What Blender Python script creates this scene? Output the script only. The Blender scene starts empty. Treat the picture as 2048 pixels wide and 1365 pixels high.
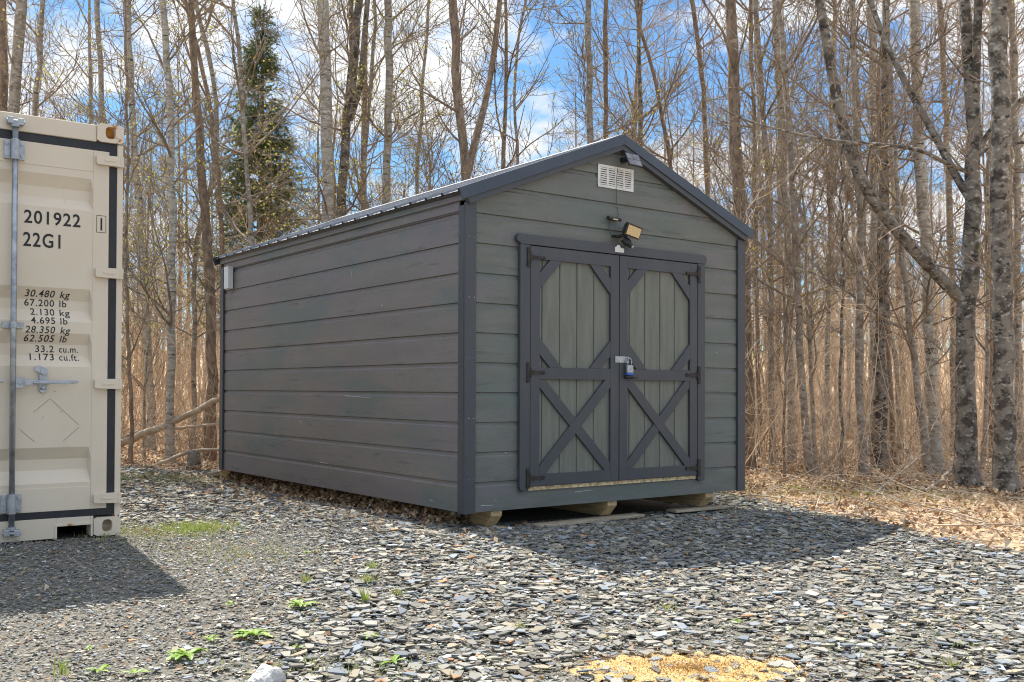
import bpy, bmesh, math, random
import numpy as np
from mathutils import Matrix, Vector
R = math.radians
S = bpy.context.scene
C = S.collection
random.seed(7)
rng = np.random.default_rng(7)

# ------------------------------------------------------------------ camera
CAM = np.array([-3.61252, -5.35252, 0.79959])
FW = np.array([0.59527, 0.80343, 0.01221])
RT = np.array([0.80346, -0.59535, 0.00396])
UP = np.array([-0.01045, -0.00745, 0.99992])
FPX = 2007.165
cd = bpy.data.cameras.new('camera'); co = bpy.data.objects.new('camera', cd); C.objects.link(co)
M = Matrix(((RT[0], UP[0], -FW[0], CAM[0]), (RT[1], UP[1], -FW[1], CAM[1]), (RT[2], UP[2], -FW[2], CAM[2]), (0, 0, 0, 1)))
co.matrix_world = M
cd.sensor_width = 36; cd.lens = 36 * FPX / 2048
cd.shift_x = 4.69 / 2048; cd.shift_y = 71.58 / 2048
cd.clip_start = 0.05; cd.clip_end = 2000
S.camera = co
S.render.resolution_x = 1024; S.render.resolution_y = 682

# ------------------------------------------------------------------ light
SUN = Vector((0.06, 0.685, 1.0)).normalized()
sl = bpy.data.lights.new('sun', 'SUN'); sl.energy = 5.0; sl.angle = R(0.53); sl.color = (1.0, 0.94, 0.84)
so = bpy.data.objects.new('sun', sl); C.objects.link(so)
so.rotation_euler = SUN.to_track_quat('Z', 'Y').to_euler()
W = bpy.data.worlds.new('World'); S.world = W; W.use_nodes = True
nt = W.node_tree; nt.nodes.clear()
def N(t, ty, **kw):
    n = t.nodes.new(ty)
    for k, v in kw.items():
        if k.startswith('i_'):
            n.inputs[k[2:].replace('_', ' ')].default_value = v
        else: setattr(n, k, v)
    return n
out = N(nt, 'ShaderNodeOutputWorld'); bg = N(nt, 'ShaderNodeBackground'); bg.inputs['Strength'].default_value = 0.15
sky = N(nt, 'ShaderNodeTexSky', sky_type='NISHITA', sun_disc=False, sun_elevation=math.asin(SUN.z), sun_rotation=math.atan2(SUN.x, SUN.y))
sky.altitude = 300; sky.air_density = 1.0; sky.dust_density = 0.6; sky.ozone_density = 2.0
tc = N(nt, 'ShaderNodeTexCoord'); sx = N(nt, 'ShaderNodeSeparateXYZ'); nt.links.new(tc.outputs['Generated'], sx.inputs[0])
ad = N(nt, 'ShaderNodeMath', operation='ADD'); nt.links.new(sx.outputs['Z'], ad.inputs[0]); ad.inputs[1].default_value = 0.32
cx = N(nt, 'ShaderNodeCombineXYZ')
for a in 'XY':
    dv = N(nt, 'ShaderNodeMath', operation='DIVIDE'); nt.links.new(sx.outputs[a], dv.inputs[0]); nt.links.new(ad.outputs[0], dv.inputs[1])
    nt.links.new(dv.outputs[0], cx.inputs[a])
n1 = N(nt, 'ShaderNodeTexNoise'); n1.inputs['Scale'].default_value = 3.1; n1.inputs['Detail'].default_value = 7; n1.inputs['Roughness'].default_value = 0.56
mp = N(nt, 'ShaderNodeMapping'); mp.inputs['Location'].default_value = (3.3, 1.7, 0.4)
nt.links.new(cx.outputs[0], mp.inputs[0]); nt.links.new(mp.outputs[0], n1.inputs['Vector'])
cr = N(nt, 'ShaderNodeValToRGB'); cr.color_ramp.elements[0].position = 0.455; cr.color_ramp.elements[1].position = 0.55
tint = N(nt, 'ShaderNodeMix', data_type='RGBA', blend_type='MULTIPLY'); tint.inputs[0].default_value = 1.0
tint.inputs[7].default_value = (0.36, 0.54, 0.64, 1); nt.links.new(sky.outputs[0], tint.inputs[6])
mx = N(nt, 'ShaderNodeMix', data_type='RGBA'); nt.links.new(cr.outputs[0], mx.inputs[0]); nt.links.new(tint.outputs[2], mx.inputs[6])
g1 = N(nt, 'ShaderNodeMapRange'); g1.inputs[1].default_value = .30; g1.inputs[2].default_value = .75; nt.links.new(sx.outputs['Z'], g1.inputs[0])
mc = N(nt, 'ShaderNodeMix', data_type='RGBA'); nt.links.new(g1.outputs[0], mc.inputs[0]); mc.inputs[6].default_value = (3.9, 4.0, 4.15, 1); mc.inputs[7].default_value = (4.2, 4.7, 5.5, 1)
nt.links.new(mc.outputs[2], mx.inputs[7])
g2 = N(nt, 'ShaderNodeMath', operation='MULTIPLY_ADD'); nt.links.new(g1.outputs[0], g2.inputs[0]); g2.inputs[1].default_value = .10; nt.links.new(n1.outputs['Fac'], g2.inputs[2]); nt.links.new(g2.outputs[0], cr.inputs[0])
nt.links.new(mx.outputs[2], bg.inputs[0]); nt.links.new(bg.outputs[0], out.inputs[0])
S.view_settings.view_transform = 'Standard'; S.view_settings.look = 'None'; S.view_settings.gamma = 1
S.view_settings.exposure = 0.78
S.cycles.use_denoising = True; S.cycles.denoising_input_passes = 'RGB_ALBEDO_NORMAL'; S.cycles.denoising_prefilter = 'ACCURATE'; S.cycles.pixel_filter_type = 'BLACKMAN_HARRIS'; S.cycles.filter_width = 1.1; S.cycles.sample_clamp_indirect = 4.0; S.cycles.max_bounces = 6; S.cycles.diffuse_bounces = 4; S.cycles.transparent_max_bounces = 4

# ------------------------------------------------------------------ materials
def lin(c): return tuple((v / 12.92 if v <= .04045 else ((v + .055) / 1.055) ** 2.4) for v in c)
def mat(name, col, rough=0.8, metal=0.0, var=0.0, col2=None, scale=5.0, stretch=(1, 1, 1), lo=.4, hi=.6, bump=0.0, bscale=60.0, attr=False, spec=.4, trans=None, coords='Object', bstretch=None, detail=6, extra=None):
    m = bpy.data.materials.new(name); m.use_nodes = True; t = m.node_tree; b = t.nodes['Principled BSDF']
    b.inputs['Roughness'].default_value = rough; b.inputs['Metallic'].default_value = metal
    b.inputs['Specular IOR Level'].default_value = spec
    c = (*col, 1); b.inputs['Base Color'].default_value = c
    tcn = N(t, 'ShaderNodeTexCoord')
    src = None
    if attr:
        a = N(t, 'ShaderNodeAttribute', attribute_name='Col'); src = a.outputs['Color']
    def mixin(src, color2, sc, st, lo, hi, amount=1.0, seed=0.0):
        mpn = N(t, 'ShaderNodeMapping'); mpn.inputs['Scale'].default_value = st; mpn.inputs['Location'].default_value = (seed, seed * .7, seed * 1.3)
        t.links.new(tcn.outputs[coords], mpn.inputs[0])
        nn = N(t, 'ShaderNodeTexNoise'); nn.inputs['Scale'].default_value = sc; nn.inputs['Detail'].default_value = detail; nn.inputs['Roughness'].default_value = .6
        t.links.new(mpn.outputs[0], nn.inputs['Vector'])
        mr = N(t, 'ShaderNodeMapRange'); mr.inputs[1].default_value = lo; mr.inputs[2].default_value = hi; mr.inputs[4].default_value = amount
        t.links.new(nn.outputs['Fac'], mr.inputs[0])
        mm = N(t, 'ShaderNodeMix', data_type='RGBA'); t.links.new(mr.outputs[0], mm.inputs[0])
        if src is None: mm.inputs[6].default_value = c
        else: t.links.new(src, mm.inputs[6])
        mm.inputs[7].default_value = (*color2, 1)
        return mm.outputs[2]
    if col2 is not None: src = mixin(src, col2, scale, stretch, lo, hi)
    for i, e in enumerate(extra or []): src = mixin(src, e[0], e[1], e[2], e[3], e[4], e[5] if len(e) > 5 else 1.0, 3.1 * (i + 1))
    if src is not None: t.links.new(src, b.inputs['Base Color'])
    if bump:
        mpn = N(t, 'ShaderNodeMapping'); mpn.inputs['Scale'].default_value = bstretch or stretch; t.links.new(tcn.outputs[coords], mpn.inputs[0])
        nn = N(t, 'ShaderNodeTexNoise'); nn.inputs['Scale'].default_value = bscale; nn.inputs['Detail'].default_value = 5
        t.links.new(mpn.outputs[0], nn.inputs['Vector'])
        bp = N(t, 'ShaderNodeBump'); bp.inputs['Strength'].default_value = bump; bp.inputs['Distance'].default_value = .02
        t.links.new(nn.outputs['Fac'], bp.inputs['Height']); t.links.new(bp.outputs[0], b.inputs['Normal'])
    if trans:
        tr = N(t, 'ShaderNodeBsdfTranslucent'); ms = N(t, 'ShaderNodeMixShader'); ms.inputs[0].default_value = trans
        tr.inputs[0].default_value = c
        if src is not None: t.links.new(src, tr.inputs[0])
        o = t.nodes['Material Output']; t.links.new(b.outputs[0], ms.inputs[1]); t.links.new(tr.outputs[0], ms.inputs[2]); t.links.new(ms.outputs[0], o.inputs[0])
    return m
MT = {}
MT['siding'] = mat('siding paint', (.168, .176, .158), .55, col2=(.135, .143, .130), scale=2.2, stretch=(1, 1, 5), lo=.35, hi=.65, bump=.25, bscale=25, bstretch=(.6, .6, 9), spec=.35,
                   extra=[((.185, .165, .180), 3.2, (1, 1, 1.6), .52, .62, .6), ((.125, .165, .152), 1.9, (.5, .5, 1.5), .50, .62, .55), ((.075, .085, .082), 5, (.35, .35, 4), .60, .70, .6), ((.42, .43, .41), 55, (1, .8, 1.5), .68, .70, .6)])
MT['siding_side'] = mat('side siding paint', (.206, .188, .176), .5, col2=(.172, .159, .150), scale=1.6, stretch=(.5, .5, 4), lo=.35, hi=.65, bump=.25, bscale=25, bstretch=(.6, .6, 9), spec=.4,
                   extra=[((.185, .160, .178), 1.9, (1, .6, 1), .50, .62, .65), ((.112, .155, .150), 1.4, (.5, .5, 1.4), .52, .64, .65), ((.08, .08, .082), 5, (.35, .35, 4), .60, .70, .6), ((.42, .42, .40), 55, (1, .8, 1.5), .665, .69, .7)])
MT['trim'] = mat('slate trim paint', (.060, .066, .078), .5, col2=(.072, .076, .084), scale=6, stretch=(1, 1, .3), lo=.4, hi=.7, bump=.1, bscale=40, extra=[((.3, .3, .3), 90, (1, 1, 1), .77, .80, .6)])
MT['trim_metal'] = mat('dark metal flashing', (.060, .074, .100), .38, .25, col2=(.080, .092, .115), scale=3, lo=.4, hi=.7, bump=.12, bscale=4)
MT['roof'] = mat('ribbed roof metal', (.19, .20, .225), .55, .3, col2=(.14, .15, .17), scale=2, lo=.4, hi=.7, bump=.04, bscale=6)
MT['door_panel'] = mat('door panel stain', (.185, .192, .160), .6, col2=(.145, .152, .128), scale=4, stretch=(5, 5, .6), lo=.4, hi=.65, bump=.2, bscale=20, bstretch=(9, 9, .5), extra=[((.42, .45, .42), 50, (3, 3, .6), .72, .76, .5)])
MT['wood'] = mat('pressure treated lumber', (.60, .44, .24), .8, col2=(.40, .28, .15), scale=6, stretch=(6, .5, 6), lo=.4, hi=.62, bump=.3, bscale=30, bstretch=(6, .5, 6))
MT['wood_old'] = mat('weathered lumber', (.46, .39, .29), .85, col2=(.32, .27, .20), scale=7, stretch=(.6, 5, 6), lo=.4, hi=.62, bump=.3, bscale=30)
MT['pale_wood'] = mat('raw plywood edge', (.86, .68, .42), .8, col2=(.45, .32, .18), scale=30, lo=.4, hi=.6)
MT['cream'] = mat('container paint', (.70, .60, .475), .42, col2=(.64, .545, .42), scale=1.3, lo=.4, hi=.7, bump=.03, bscale=9, spec=.45, extra=[((.40, .36, .28), 14, (1, 1, .35), .62, .80, .35)])
MT['cream_rust'] = mat('container paint with rust', (.70, .60, .475), .5, col2=(.42, .19, .06), scale=9, lo=.60, hi=.66, bump=.1, bscale=30)
MT['rust'] = mat('orange rust', (.62, .28, .05), .8, col2=(.30, .10, .03), scale=22, lo=.4, hi=.6, bump=.4)
MT['rubber'] = mat('black gasket', (.018, .019, .023), .45, col2=(.03, .03, .035), scale=8, lo=.4, hi=.7)
MT['galv'] = mat('galvanised steel', (.42, .44, .47), .42, .75, col2=(.26, .28, .31), scale=16, lo=.42, hi=.62, bump=.1)
MT['galv_pale'] = mat('plated steel', (.44, .46, .49), .42, .6, col2=(.30, .32, .35), scale=25, lo=.4, hi=.7)
MT['ink'] = mat('black stencil', (.018, .018, .022), .5)
MT['ink_grey'] = mat('scuff grey', (.22, .21, .18), .7)
MT['black'] = mat('black plastic', (.022, .022, .024), .35)
MT['dark'] = mat('dark void', (.012, .012, .012), .9)
MT['iron'] = mat('rusty black iron', (.055, .042, .034), .6, .3, col2=(.03, .028, .028), scale=20, lo=.4, hi=.6, bump=.3)
MT['white'] = mat('white painted metal', (.72, .72, .70), .5, col2=(.58, .57, .54), scale=8, lo=.5, hi=.7)
MT['led'] = mat('cream led lens', (.75, .58, .32), .35, col2=(.55, .40, .2), scale=120, lo=.45, hi=.55)
MT['solar'] = mat('solar cell', (.13, .12, .14), .18, col2=(.22, .21, .23), scale=14, lo=.45, hi=.6, spec=.7)
MT['blue'] = mat('blue bumper', (.03, .12, .50), .4)
MT['gravel'] = mat('gravel bed', (.24, .215, .175), .9, col2=(.13, .125, .11), scale=70, lo=.42, hi=.58, bump=1.0, bscale=90, extra=[((.32, .28, .21), 40, (1, 1, 1), .60, .70, .7), ((.26, .20, .12), 2.5, (1, 1, 1), .58, .75, .35)])
MT['flake'] = mat('slate flakes', (.2, .2, .2), .78, attr=True, spec=.25)
MT['floor'] = mat('forest floor', (.60, .44, .28), .95, col2=(.42, .29, .18), scale=18, lo=.4, hi=.6, bump=1.0, bscale=40, extra=[((.52, .38, .24), 26, (1, 1, 1), .56, .66, .8), ((.16, .20, .05), 1.4, (1, 1, 1), .60, .72, .5)])
MT['leaf_dead'] = mat('dead leaf', (.4, .25, .13), .8, attr=True, trans=.25)
MT['grass'] = mat('fresh grass', (.24, .34, .06), .6, col2=(.38, .40, .10), scale=12, lo=.4, hi=.6, trans=.35)
MT['weed'] = mat('weed leaf', (.19, .34, .04), .5, col2=(.30, .42, .07), scale=20, lo=.4, hi=.6, trans=.35)
MT['grass_dry'] = mat('dry yellow grass', (.40, .36, .12), .8, col2=(.26, .34, .08), scale=10, lo=.4, hi=.6, trans=.3)
MT['sand'] = mat('yellow sawdust', (.72, .51, .25), .95, col2=(.60, .37, .13), scale=30, lo=.4, hi=.6, bump=.8, bscale=150)
MT['quartz'] = mat('pale quartz', (.62, .60, .57), .6, col2=(.45, .43, .42), scale=12, lo=.45, hi=.6, bump=.5)
bk = dict(bump=.8, bscale=18, bstretch=(1, 1, .5))
MT['bark_grey'] = mat('grey smooth bark', (.34, .29, .235), .9, col2=(.20, .165, .13), scale=9, stretch=(1, 1, 1.6), lo=.45, hi=.62, extra=[((.50, .48, .43), 15, (1, 1, 1.5), .56, .62, .8), ((.06, .05, .042), 8.0, (1, 1, 2.2), .60, .65, .85)], **bk)
MT['bark_birch'] = mat('pale birch bark', (.42, .38, .32), .85, col2=(.26, .225, .18), scale=8, stretch=(.6, .6, 3), lo=.46, hi=.60, extra=[((.58, .56, .51), 16, (1, 1, 1.6), .55, .61, .8), ((.05, .042, .036), 6.5, (.8, .8, 3.0), .60, .64, .9)], **bk)
MT['bark_brown'] = mat('brown flaking bark', (.30, .22, .155), .92, col2=(.15, .11, .08), scale=11, stretch=(1.6, 1.6, .7), lo=.42, hi=.6, extra=[((.36, .31, .25), 8, (1.4, 1.4, 1), .57, .66, .7)], **bk)
MT['bark_dark'] = mat('dark mossy bark', (.225, .195, .16), .92, col2=(.08, .066, .054), scale=7, stretch=(1, 1, 1.1), lo=.46, hi=.58, extra=[((.50, .48, .43), 15, (1, 1, 1.6), .55, .64, .65), ((.028, .024, .021), 11, (1, 1, 1.5), .58, .63, .85)], **bk)
MT['twig'] = mat('brown twig bark', (.33, .255, .19), .85, col2=(.19, .145, .105), scale=1.5, lo=.4, hi=.6, extra=[((.42, .36, .28), 2.2, (1, 1, 1), .55, .7, .6)])
MT['whip'] = mat('dry stem', (.72, .55, .39), .85, col2=(.44, .32, .215), scale=.6, lo=.4, hi=.6, extra=[((.60, .53, .43), 2.2, (1, 1, 1), .55, .7, .6)])
MT['whip_grey'] = mat('far stem', (.74, .60, .45), .85, col2=(.42, .32, .23), scale=.35, stretch=(1, 1, .3), lo=.44, hi=.56, detail=3)
MT['twig_grey'] = mat('grey twig bark', (.38, .31, .235), .85, col2=(.24, .185, .13), scale=1.5, lo=.4, hi=.6, extra=[((.46, .42, .36), 2.2, (1, 1, 1), .55, .7, .6)])
MT['bud_green'] = mat('yellow green young leaf', (.42, .40, .08), .6, col2=(.52, .46, .10), scale=3, lo=.4, hi=.6, trans=.45)
MT['bud_orange'] = mat('copper bud', (.42, .23, .08), .6, col2=(.50, .32, .10), scale=3, lo=.4, hi=.6, trans=.4)
MT['needle'] = mat('spruce needle', (.10, .165, .045), .6, col2=(.13, .17, .045), scale=2.2, lo=.45, hi=.65, trans=.15)
MT['log_pale'] = mat('barkless log', (.52, .43, .33), .8, col2=(.36, .27, .19), scale=3, stretch=(2, 2, 2), lo=.4, hi=.62, bump=.3)

# ------------------------------------------------------------------ naming
def tag(o, label=None, cat=None, group=None, kind=None):
    if label: o['label'] = label
    if cat: o['category'] = cat
    if group: o['group'] = group
    if kind: o['kind'] = kind
    return o
def empty(name, loc=(0, 0, 0), rz=0, parent=None):
    o = bpy.data.objects.new(name, None); C.objects.link(o); o.location = loc; o.rotation_euler = (0, 0, rz); o.empty_display_size = .1
    if parent: o.parent = parent
    return o
def mk(name, V, polys, m, parent=None, col=None, smooth=False):
    V = np.asarray(V, dtype=np.float32).reshape(-1, 3)
    me = bpy.data.meshes.new(name)
    polys = [np.asarray(p, dtype=np.int32) for p in polys if len(p)]
    loops = np.concatenate([p.ravel() for p in polys]); tot = np.concatenate([np.full(len(p), p.shape[1], np.int32) for p in polys])
    start = np.concatenate([[0], np.cumsum(tot)[:-1]]).astype(np.int32)
    me.vertices.add(len(V)); me.vertices.foreach_set('co', V.ravel())
    me.loops.add(len(loops)); me.loops.foreach_set('vertex_index', loops)
    me.polygons.add(len(tot)); me.polygons.foreach_set('loop_start', start)
    me.polygons.foreach_set('use_smooth', np.full(len(tot), bool(smooth)))
    me.update(calc_edges=True)
    if col is not None:
        a = me.attributes.new('Col', 'FLOAT_COLOR', 'FACE'); c4 = np.ones((len(tot), 4), np.float32); c4[:, :3] = col; a.data.foreach_set('color', c4.ravel())
    me.materials.append(MT[m] if isinstance(m, str) else m)
    o = bpy.data.objects.new(name, me); C.objects.link(o)
    if parent: o.parent = parent
    return o

# ------------------------------------------------------------------ terrain
FH = FW[:2] / np.linalg.norm(FW[:2]); RH = np.array([FH[1], -FH[0]])
GZ0 = -0.263
CB = np.array([-1.79213, 1.25765, -0.13]); GA = -0.0217
def DX(x, y):
    dx, dy = x - CAM[0], y - CAM[1]
    return dx * FH[0] + dy * FH[1], dx * RH[0] + dy * RH[1]
def XY(D, X): return CAM[0] + D * FH[0] + X * RH[0], CAM[1] + D * FH[1] + X * RH[1]
def gz(x, y):
    x = np.asarray(x, float); y = np.asarray(y, float)
    D, X = DX(x, y)
    # low bank of gravel the container sits on
    u = (x - CB[0]) * math.cos(GA) + (y - CB[1]) * math.sin(GA); v = -(x - CB[0]) * math.sin(GA) + (y - CB[1]) * math.cos(GA)
    d = np.hypot(np.maximum(u, 0), np.maximum(-v, 0))
    z = GZ0 + 0.133 * np.clip(1 - d / 3.4, 0, 1) ** 1.1
    z = z + np.clip((-u - .45) / 2.0, 0, 1) * .02 * np.clip(1 - d / 2, 0, 1)
    f = np.clip((D - 12.5) / 6, 0, 1)
    z = z + f * (0.05 * np.sin(x * .7 + 1) * np.cos(y * .6) + .04 * np.sin(x * 1.9 + y * 1.3))
    z = z + np.clip(D - 15, 0, 9) ** 2 * .0016 + np.clip(D - 24, 0, None) * .055
    z = z + .015 * np.sin(x * 1.1 + .5) * np.sin(y * 1.3)
    lx = (x - CAM[0] * (1 - 1.143)) / 1.143; ly = (y - CAM[1] * (1 - 1.143)) / 1.143
    do = np.hypot(np.maximum(np.maximum(-lx, lx - 2.668), 0), np.maximum(np.maximum(-ly, ly - 4.29), 0))
    z = z - .034 * np.clip(1.15 - do / .45, 0, 1)
    return z
def ray(px, py): return FW + RT * (px - 1024 + 4.69) / FPX - UP * (py - 682.5 - 71.58) / FPX
def gnd(px, py):
    d = ray(px, py); z = GZ0
    for _ in range(12):
        P = CAM + d * (z - CAM[2]) / d[2]; z = .5 * z + .5 * float(gz(P[0], P[1]))
    return np.array([P[0], P[1], float(gz(P[0], P[1]))])
def at(px, py, D): return CAM + ray(px, py) * D
BPX = [(-1500, 946), (240, 950), (440, 955), (900, 958), (1480, 985), (1560, 1003), (1700, 1043), (1850, 1075), (2048, 1098), (2600, 1150), (3500, 1250)]
_s = [(p[0] - 1024) / FPX for p in BPX]; _d = [1.063 * FPX / (p[1] - 778.6) for p in BPX]
def padedge(D, X):
    s = X / np.maximum(D, .3); return np.interp(s, _s, _d)
def inpad(D, X, wob=0): return (D < padedge(D, X) + wob) & (X < 6) & (D > -12)

def grid(ds, xs):
    DD, XX = np.meshgrid(ds, xs, indexing='ij'); x, y = XY(DD, XX); return DD, XX, x, y
ds = np.concatenate([np.arange(-30, -2, 2.), np.arange(-2, 30, .4), np.arange(30, 130, 3.), [160, 220, 320, 500]])
xs = np.concatenate([[-400, -200], np.arange(-90, -22, 4.), np.arange(-22, 22, .5), np.arange(22, 91, 4.), [200, 400]])
DD, XX, gx, gy = grid(ds, xs)
z = gz(gx, gy) - .012; z = np.where(DD > 130, np.minimum(z, 6.0), z)
n_, m_ = DD.shape
idx = np.arange(n_ * m_).reshape(n_, m_); q = np.stack([idx[:-1, :-1], idx[:-1, 1:], idx[1:, 1:], idx[1:, :-1]], -1).reshape(-1, 4)
tag(mk('ground', np.stack([gx, gy, z], -1), [q[:, ::-1]], 'floor', smooth=True), kind='structure')
ds = np.arange(-12, 13.6, .12); xs = np.arange(-12, 6.2, .12)
DD, XX, gx, gy = grid(ds, xs); z = gz(gx, gy)
n_, m_ = DD.shape; idx = np.arange(n_ * m_).reshape(n_, m_); q = np.stack([idx[:-1, :-1], idx[:-1, 1:], idx[1:, 1:], idx[1:, :-1]], -1).reshape(-1, 4)
cD = DD.ravel()[q].mean(1); cX = XX.ravel()[q].mean(1)
q = q[inpad(cD, cX, .25 * np.sin(cX * 7) + .1 * np.sin(cD * 11))]
tag(mk('gravel_pad', np.stack([gx, gy, z], -1), [q[:, ::-1]], 'gravel', smooth=True), kind='structure')

# ------------------------------------------------------------------ slate flakes
K = 1.143; SH = CAM * (1 - K)
def shed_xy(x, y): return (x - SH[0]) / K, (y - SH[1]) / K
def flakes(name, D, X, size, zlift, palette_shift=0.0):
    n = len(D); x, y = XY(D, X); z = gz(x, y)
    k = 5
    ang = (np.arange(k)[None] + rng.uniform(-.42, .42, (n, k))) * 2 * np.pi / k
    rad = rng.uniform(.65, 1.25, (n, k)) * size[:, None]
    asp = rng.uniform(.42, .90, n)[:, None]
    lx = rad * np.cos(ang); ly = rad * np.sin(ang) * asp
    th = rng.uniform(0, 2 * np.pi, n)[:, None]
    px = lx * np.cos(th) - ly * np.sin(th); py = lx * np.sin(th) + ly * np.cos(th)
    tx = rng.normal(0, .10, n)[:, None]; ty = rng.normal(0, .10, n)[:, None]
    t = np.clip(size * rng.uniform(.06, .22, n), .0015, .009)[:, None]
    base = (z + zlift)[:, None]
    top = base + px * tx + py * ty
    ins = .985
    Vt = np.stack([x[:, None] + px * ins, y[:, None] + py * ins, top + t], -1); Vb = np.stack([x[:, None] + px, y[:, None] + py, top], -1)
    V = np.concatenate([Vt, Vb], 1).reshape(-1, 3)
    o = (np.arange(n) * 2 * k)[:, None]
    ftop = o + np.arange(k)[None]
    a = np.arange(k); b = (a + 1) % k
    fs = (o[:, :, None] + np.stack([a + k, b + k, b, a], -1)[None]).reshape(-1, 4)
    g = rng.uniform(0, 1, n); lum = np.where(g < .18, rng.uniform(.10, .16, n), np.where(g < .93, rng.uniform(.17, .29, n), rng.uniform(.29, .40, n)))
    col = np.stack([lum * 1.04, lum * 1.0, lum * .88], -1) * 1.08
    h = rng.uniform(0, 1, n)
    bl = h < .22; col[bl] = np.stack([lum * .86, lum * .95, lum * 1.05], -1)[bl]
    tn = (h > .78) & (h < .93); col[tn] = np.stack([lum * 1.2, lum * 1.05, lum * .78], -1)[tn]
    ru = (h > .982); col[ru] = np.stack([np.full(n, .36), np.full(n, .20), np.full(n, .11)], -1)[ru] * rng.uniform(.6, 1.3, (n, 1))[ru]
    wh = (h > .93) & (h < .945); col[wh] = rng.uniform(.5, .7, (n, 1))[wh]
    return tag(mk(name, V, [ftop, fs], 'flake', col=np.concatenate([col, np.repeat(col * .92, k, 0)])), 'loose flat grey slate chips spread over the yard', 'gravel', kind='stuff')
def wedge(n, d0, d1, spread=.56, extra=1.9):
    D = np.sqrt(rng.uniform(d0 ** 2, d1 ** 2, n)); X = rng.uniform(-1, 1, n) * (spread * D + extra); return D, X
def blobnoise(x, y, s, seed=0):
    return .5 + .25 * (np.sin(x * s + seed) * np.cos(y * s * 1.1 + seed * 2) + np.sin(x * s * 2.3 + y * s * 1.7 + seed * 3)) 
sand_c = gnd(1385, 1345); sD, sX = DX(sand_c[0], sand_c[1])
def sandf(D, X): return ((X - sX) / .40) ** 2 + ((D - sD) / .20) ** 2
def field(n, d0, d1, s0, s1):
    D, X = wedge(n, d0, d1)
    x, y = XY(D, X)
    fine = np.clip((-X - .75) / .7, 0, 1) * np.clip((7.8 - D) / 1.6, 0, 1)
    size = rng.uniform(0, 1, len(D)) ** 1.6 * (s1 - s0) + s0; size = np.where(rng.uniform(0, 1, len(D)) < .015, size * 1.5, size)
    size = size * (1 - .58 * fine)
    sx_, sy_ = shed_xy(x, y); under = (sx_ > .15) & (sx_ < 2.6) & (sy_ > .25) & (sy_ < 4.3)
    u = (x - CB[0]) * math.cos(GA) + (y - CB[1]) * math.sin(GA); v = -(x - CB[0]) * math.sin(GA) + (y - CB[1]) * math.cos(GA)
    incont = (u < 0.02) & (v > -.01)
    sa = sandf(D, X) < 1 + .5 * np.sin(X * 31) * np.sin(D * 37)
    k = inpad(D, X, .18 * np.sin(X * 5) + rng.normal(0, .12, len(D))) & ~under & ~incont & ~(sa & (rng.uniform(0, 1, len(D)) < .62))
    return D[k], X[k], size[k], fine[k]
D, X, s_, fi = field(188000, 2.7, 13.2, .012, .046)
flakes('slate_chips', D, X, s_, rng.uniform(-.016, .022, len(D)))
D, X, s_, fi = field(130000, 2.7, 8.5, .006, .016)
flakes('small_slate_chips', D, X, s_, rng.uniform(-.004, .017, len(D)))
D, X = wedge(90000, 2.7, 8.0); k = (X < -.2) & (sandf(D, X) > 1); D, X = D[k], X[k]
k = X < -.6 - rng.uniform(0, .6, len(X)); D, X = D[k], X[k]
x, y = XY(D, X); u = (x - CB[0]) * math.cos(GA) + (y - CB[1]) * math.sin(GA); v = -(x - CB[0]) * math.sin(GA) + (y - CB[1]) * math.cos(GA)
k = ~((u < .02) & (v > -.01)); D, X = D[k], X[k]
flakes('fine_slate_grit', D, X, rng.uniform(.006, .013, len(D)), rng.uniform(.002, .014, len(D)))

# yellow sawdust spilled at the near edge
def blob_sheet(name, D0, X0, rd, rx, zoff, m, seed, n=46):
    a = np.linspace(-1.5, 1.5, n); DD, XX = np.meshgrid(D0 + a * rd, X0 + a * rx, indexing='ij'); x, y = XY(DD, XX)
    r = ((DD - D0) / rd) ** 2 + ((XX - X0) / rx) ** 2
    edge = 1 + .5 * np.sin(XX * 31 + seed) * np.sin(DD * 37) + .3 * np.sin(XX * 83 + DD * 61)
    z = gz(x, y) + zoff * np.clip((edge - r) * 1.6, -.6, 1) + .004 * np.sin(x * 90) * np.sin(y * 110)
    i = np.arange(n * n).reshape(n, n); q = np.stack([i[:-1, :-1], i[:-1, 1:], i[1:, 1:], i[1:, :-1]], -1).reshape(-1, 4)
    q = q[(r - edge).ravel()[q].max(1) < .35]
    return mk(name, np.stack([x, y, z], -1), [q[:, ::-1]], m, smooth=True)
tag(blob_sheet('sawdust_patch', sD, sX, .23, .42, .017, 'sand', 0), 'bright yellow sawdust spilled over the slate at the near edge', 'sawdust', kind='stuff')
n = 9000; a = rng.uniform(0, 2 * np.pi, n); r = np.abs(rng.normal(0, .62, n)) ; D = sD + r * np.sin(a) * .27; X = sX + r * np.cos(a) * .5; x, y = XY(D, X)
sz = rng.uniform(.0012, .0035, n)
V = np.stack([x, y, gz(x, y) + rng.uniform(.012, .03, n)], -1)[:, None, :] + rng.normal(0, 1, (n, 3, 3)) * sz[:, None, None]
tag(mk('sawdust_crumbs', V, [np.arange(n * 3).reshape(n, 3)], 'sand'), 'yellow sawdust crumbs scattered round the bright spill', 'sawdust', kind='stuff')

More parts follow.
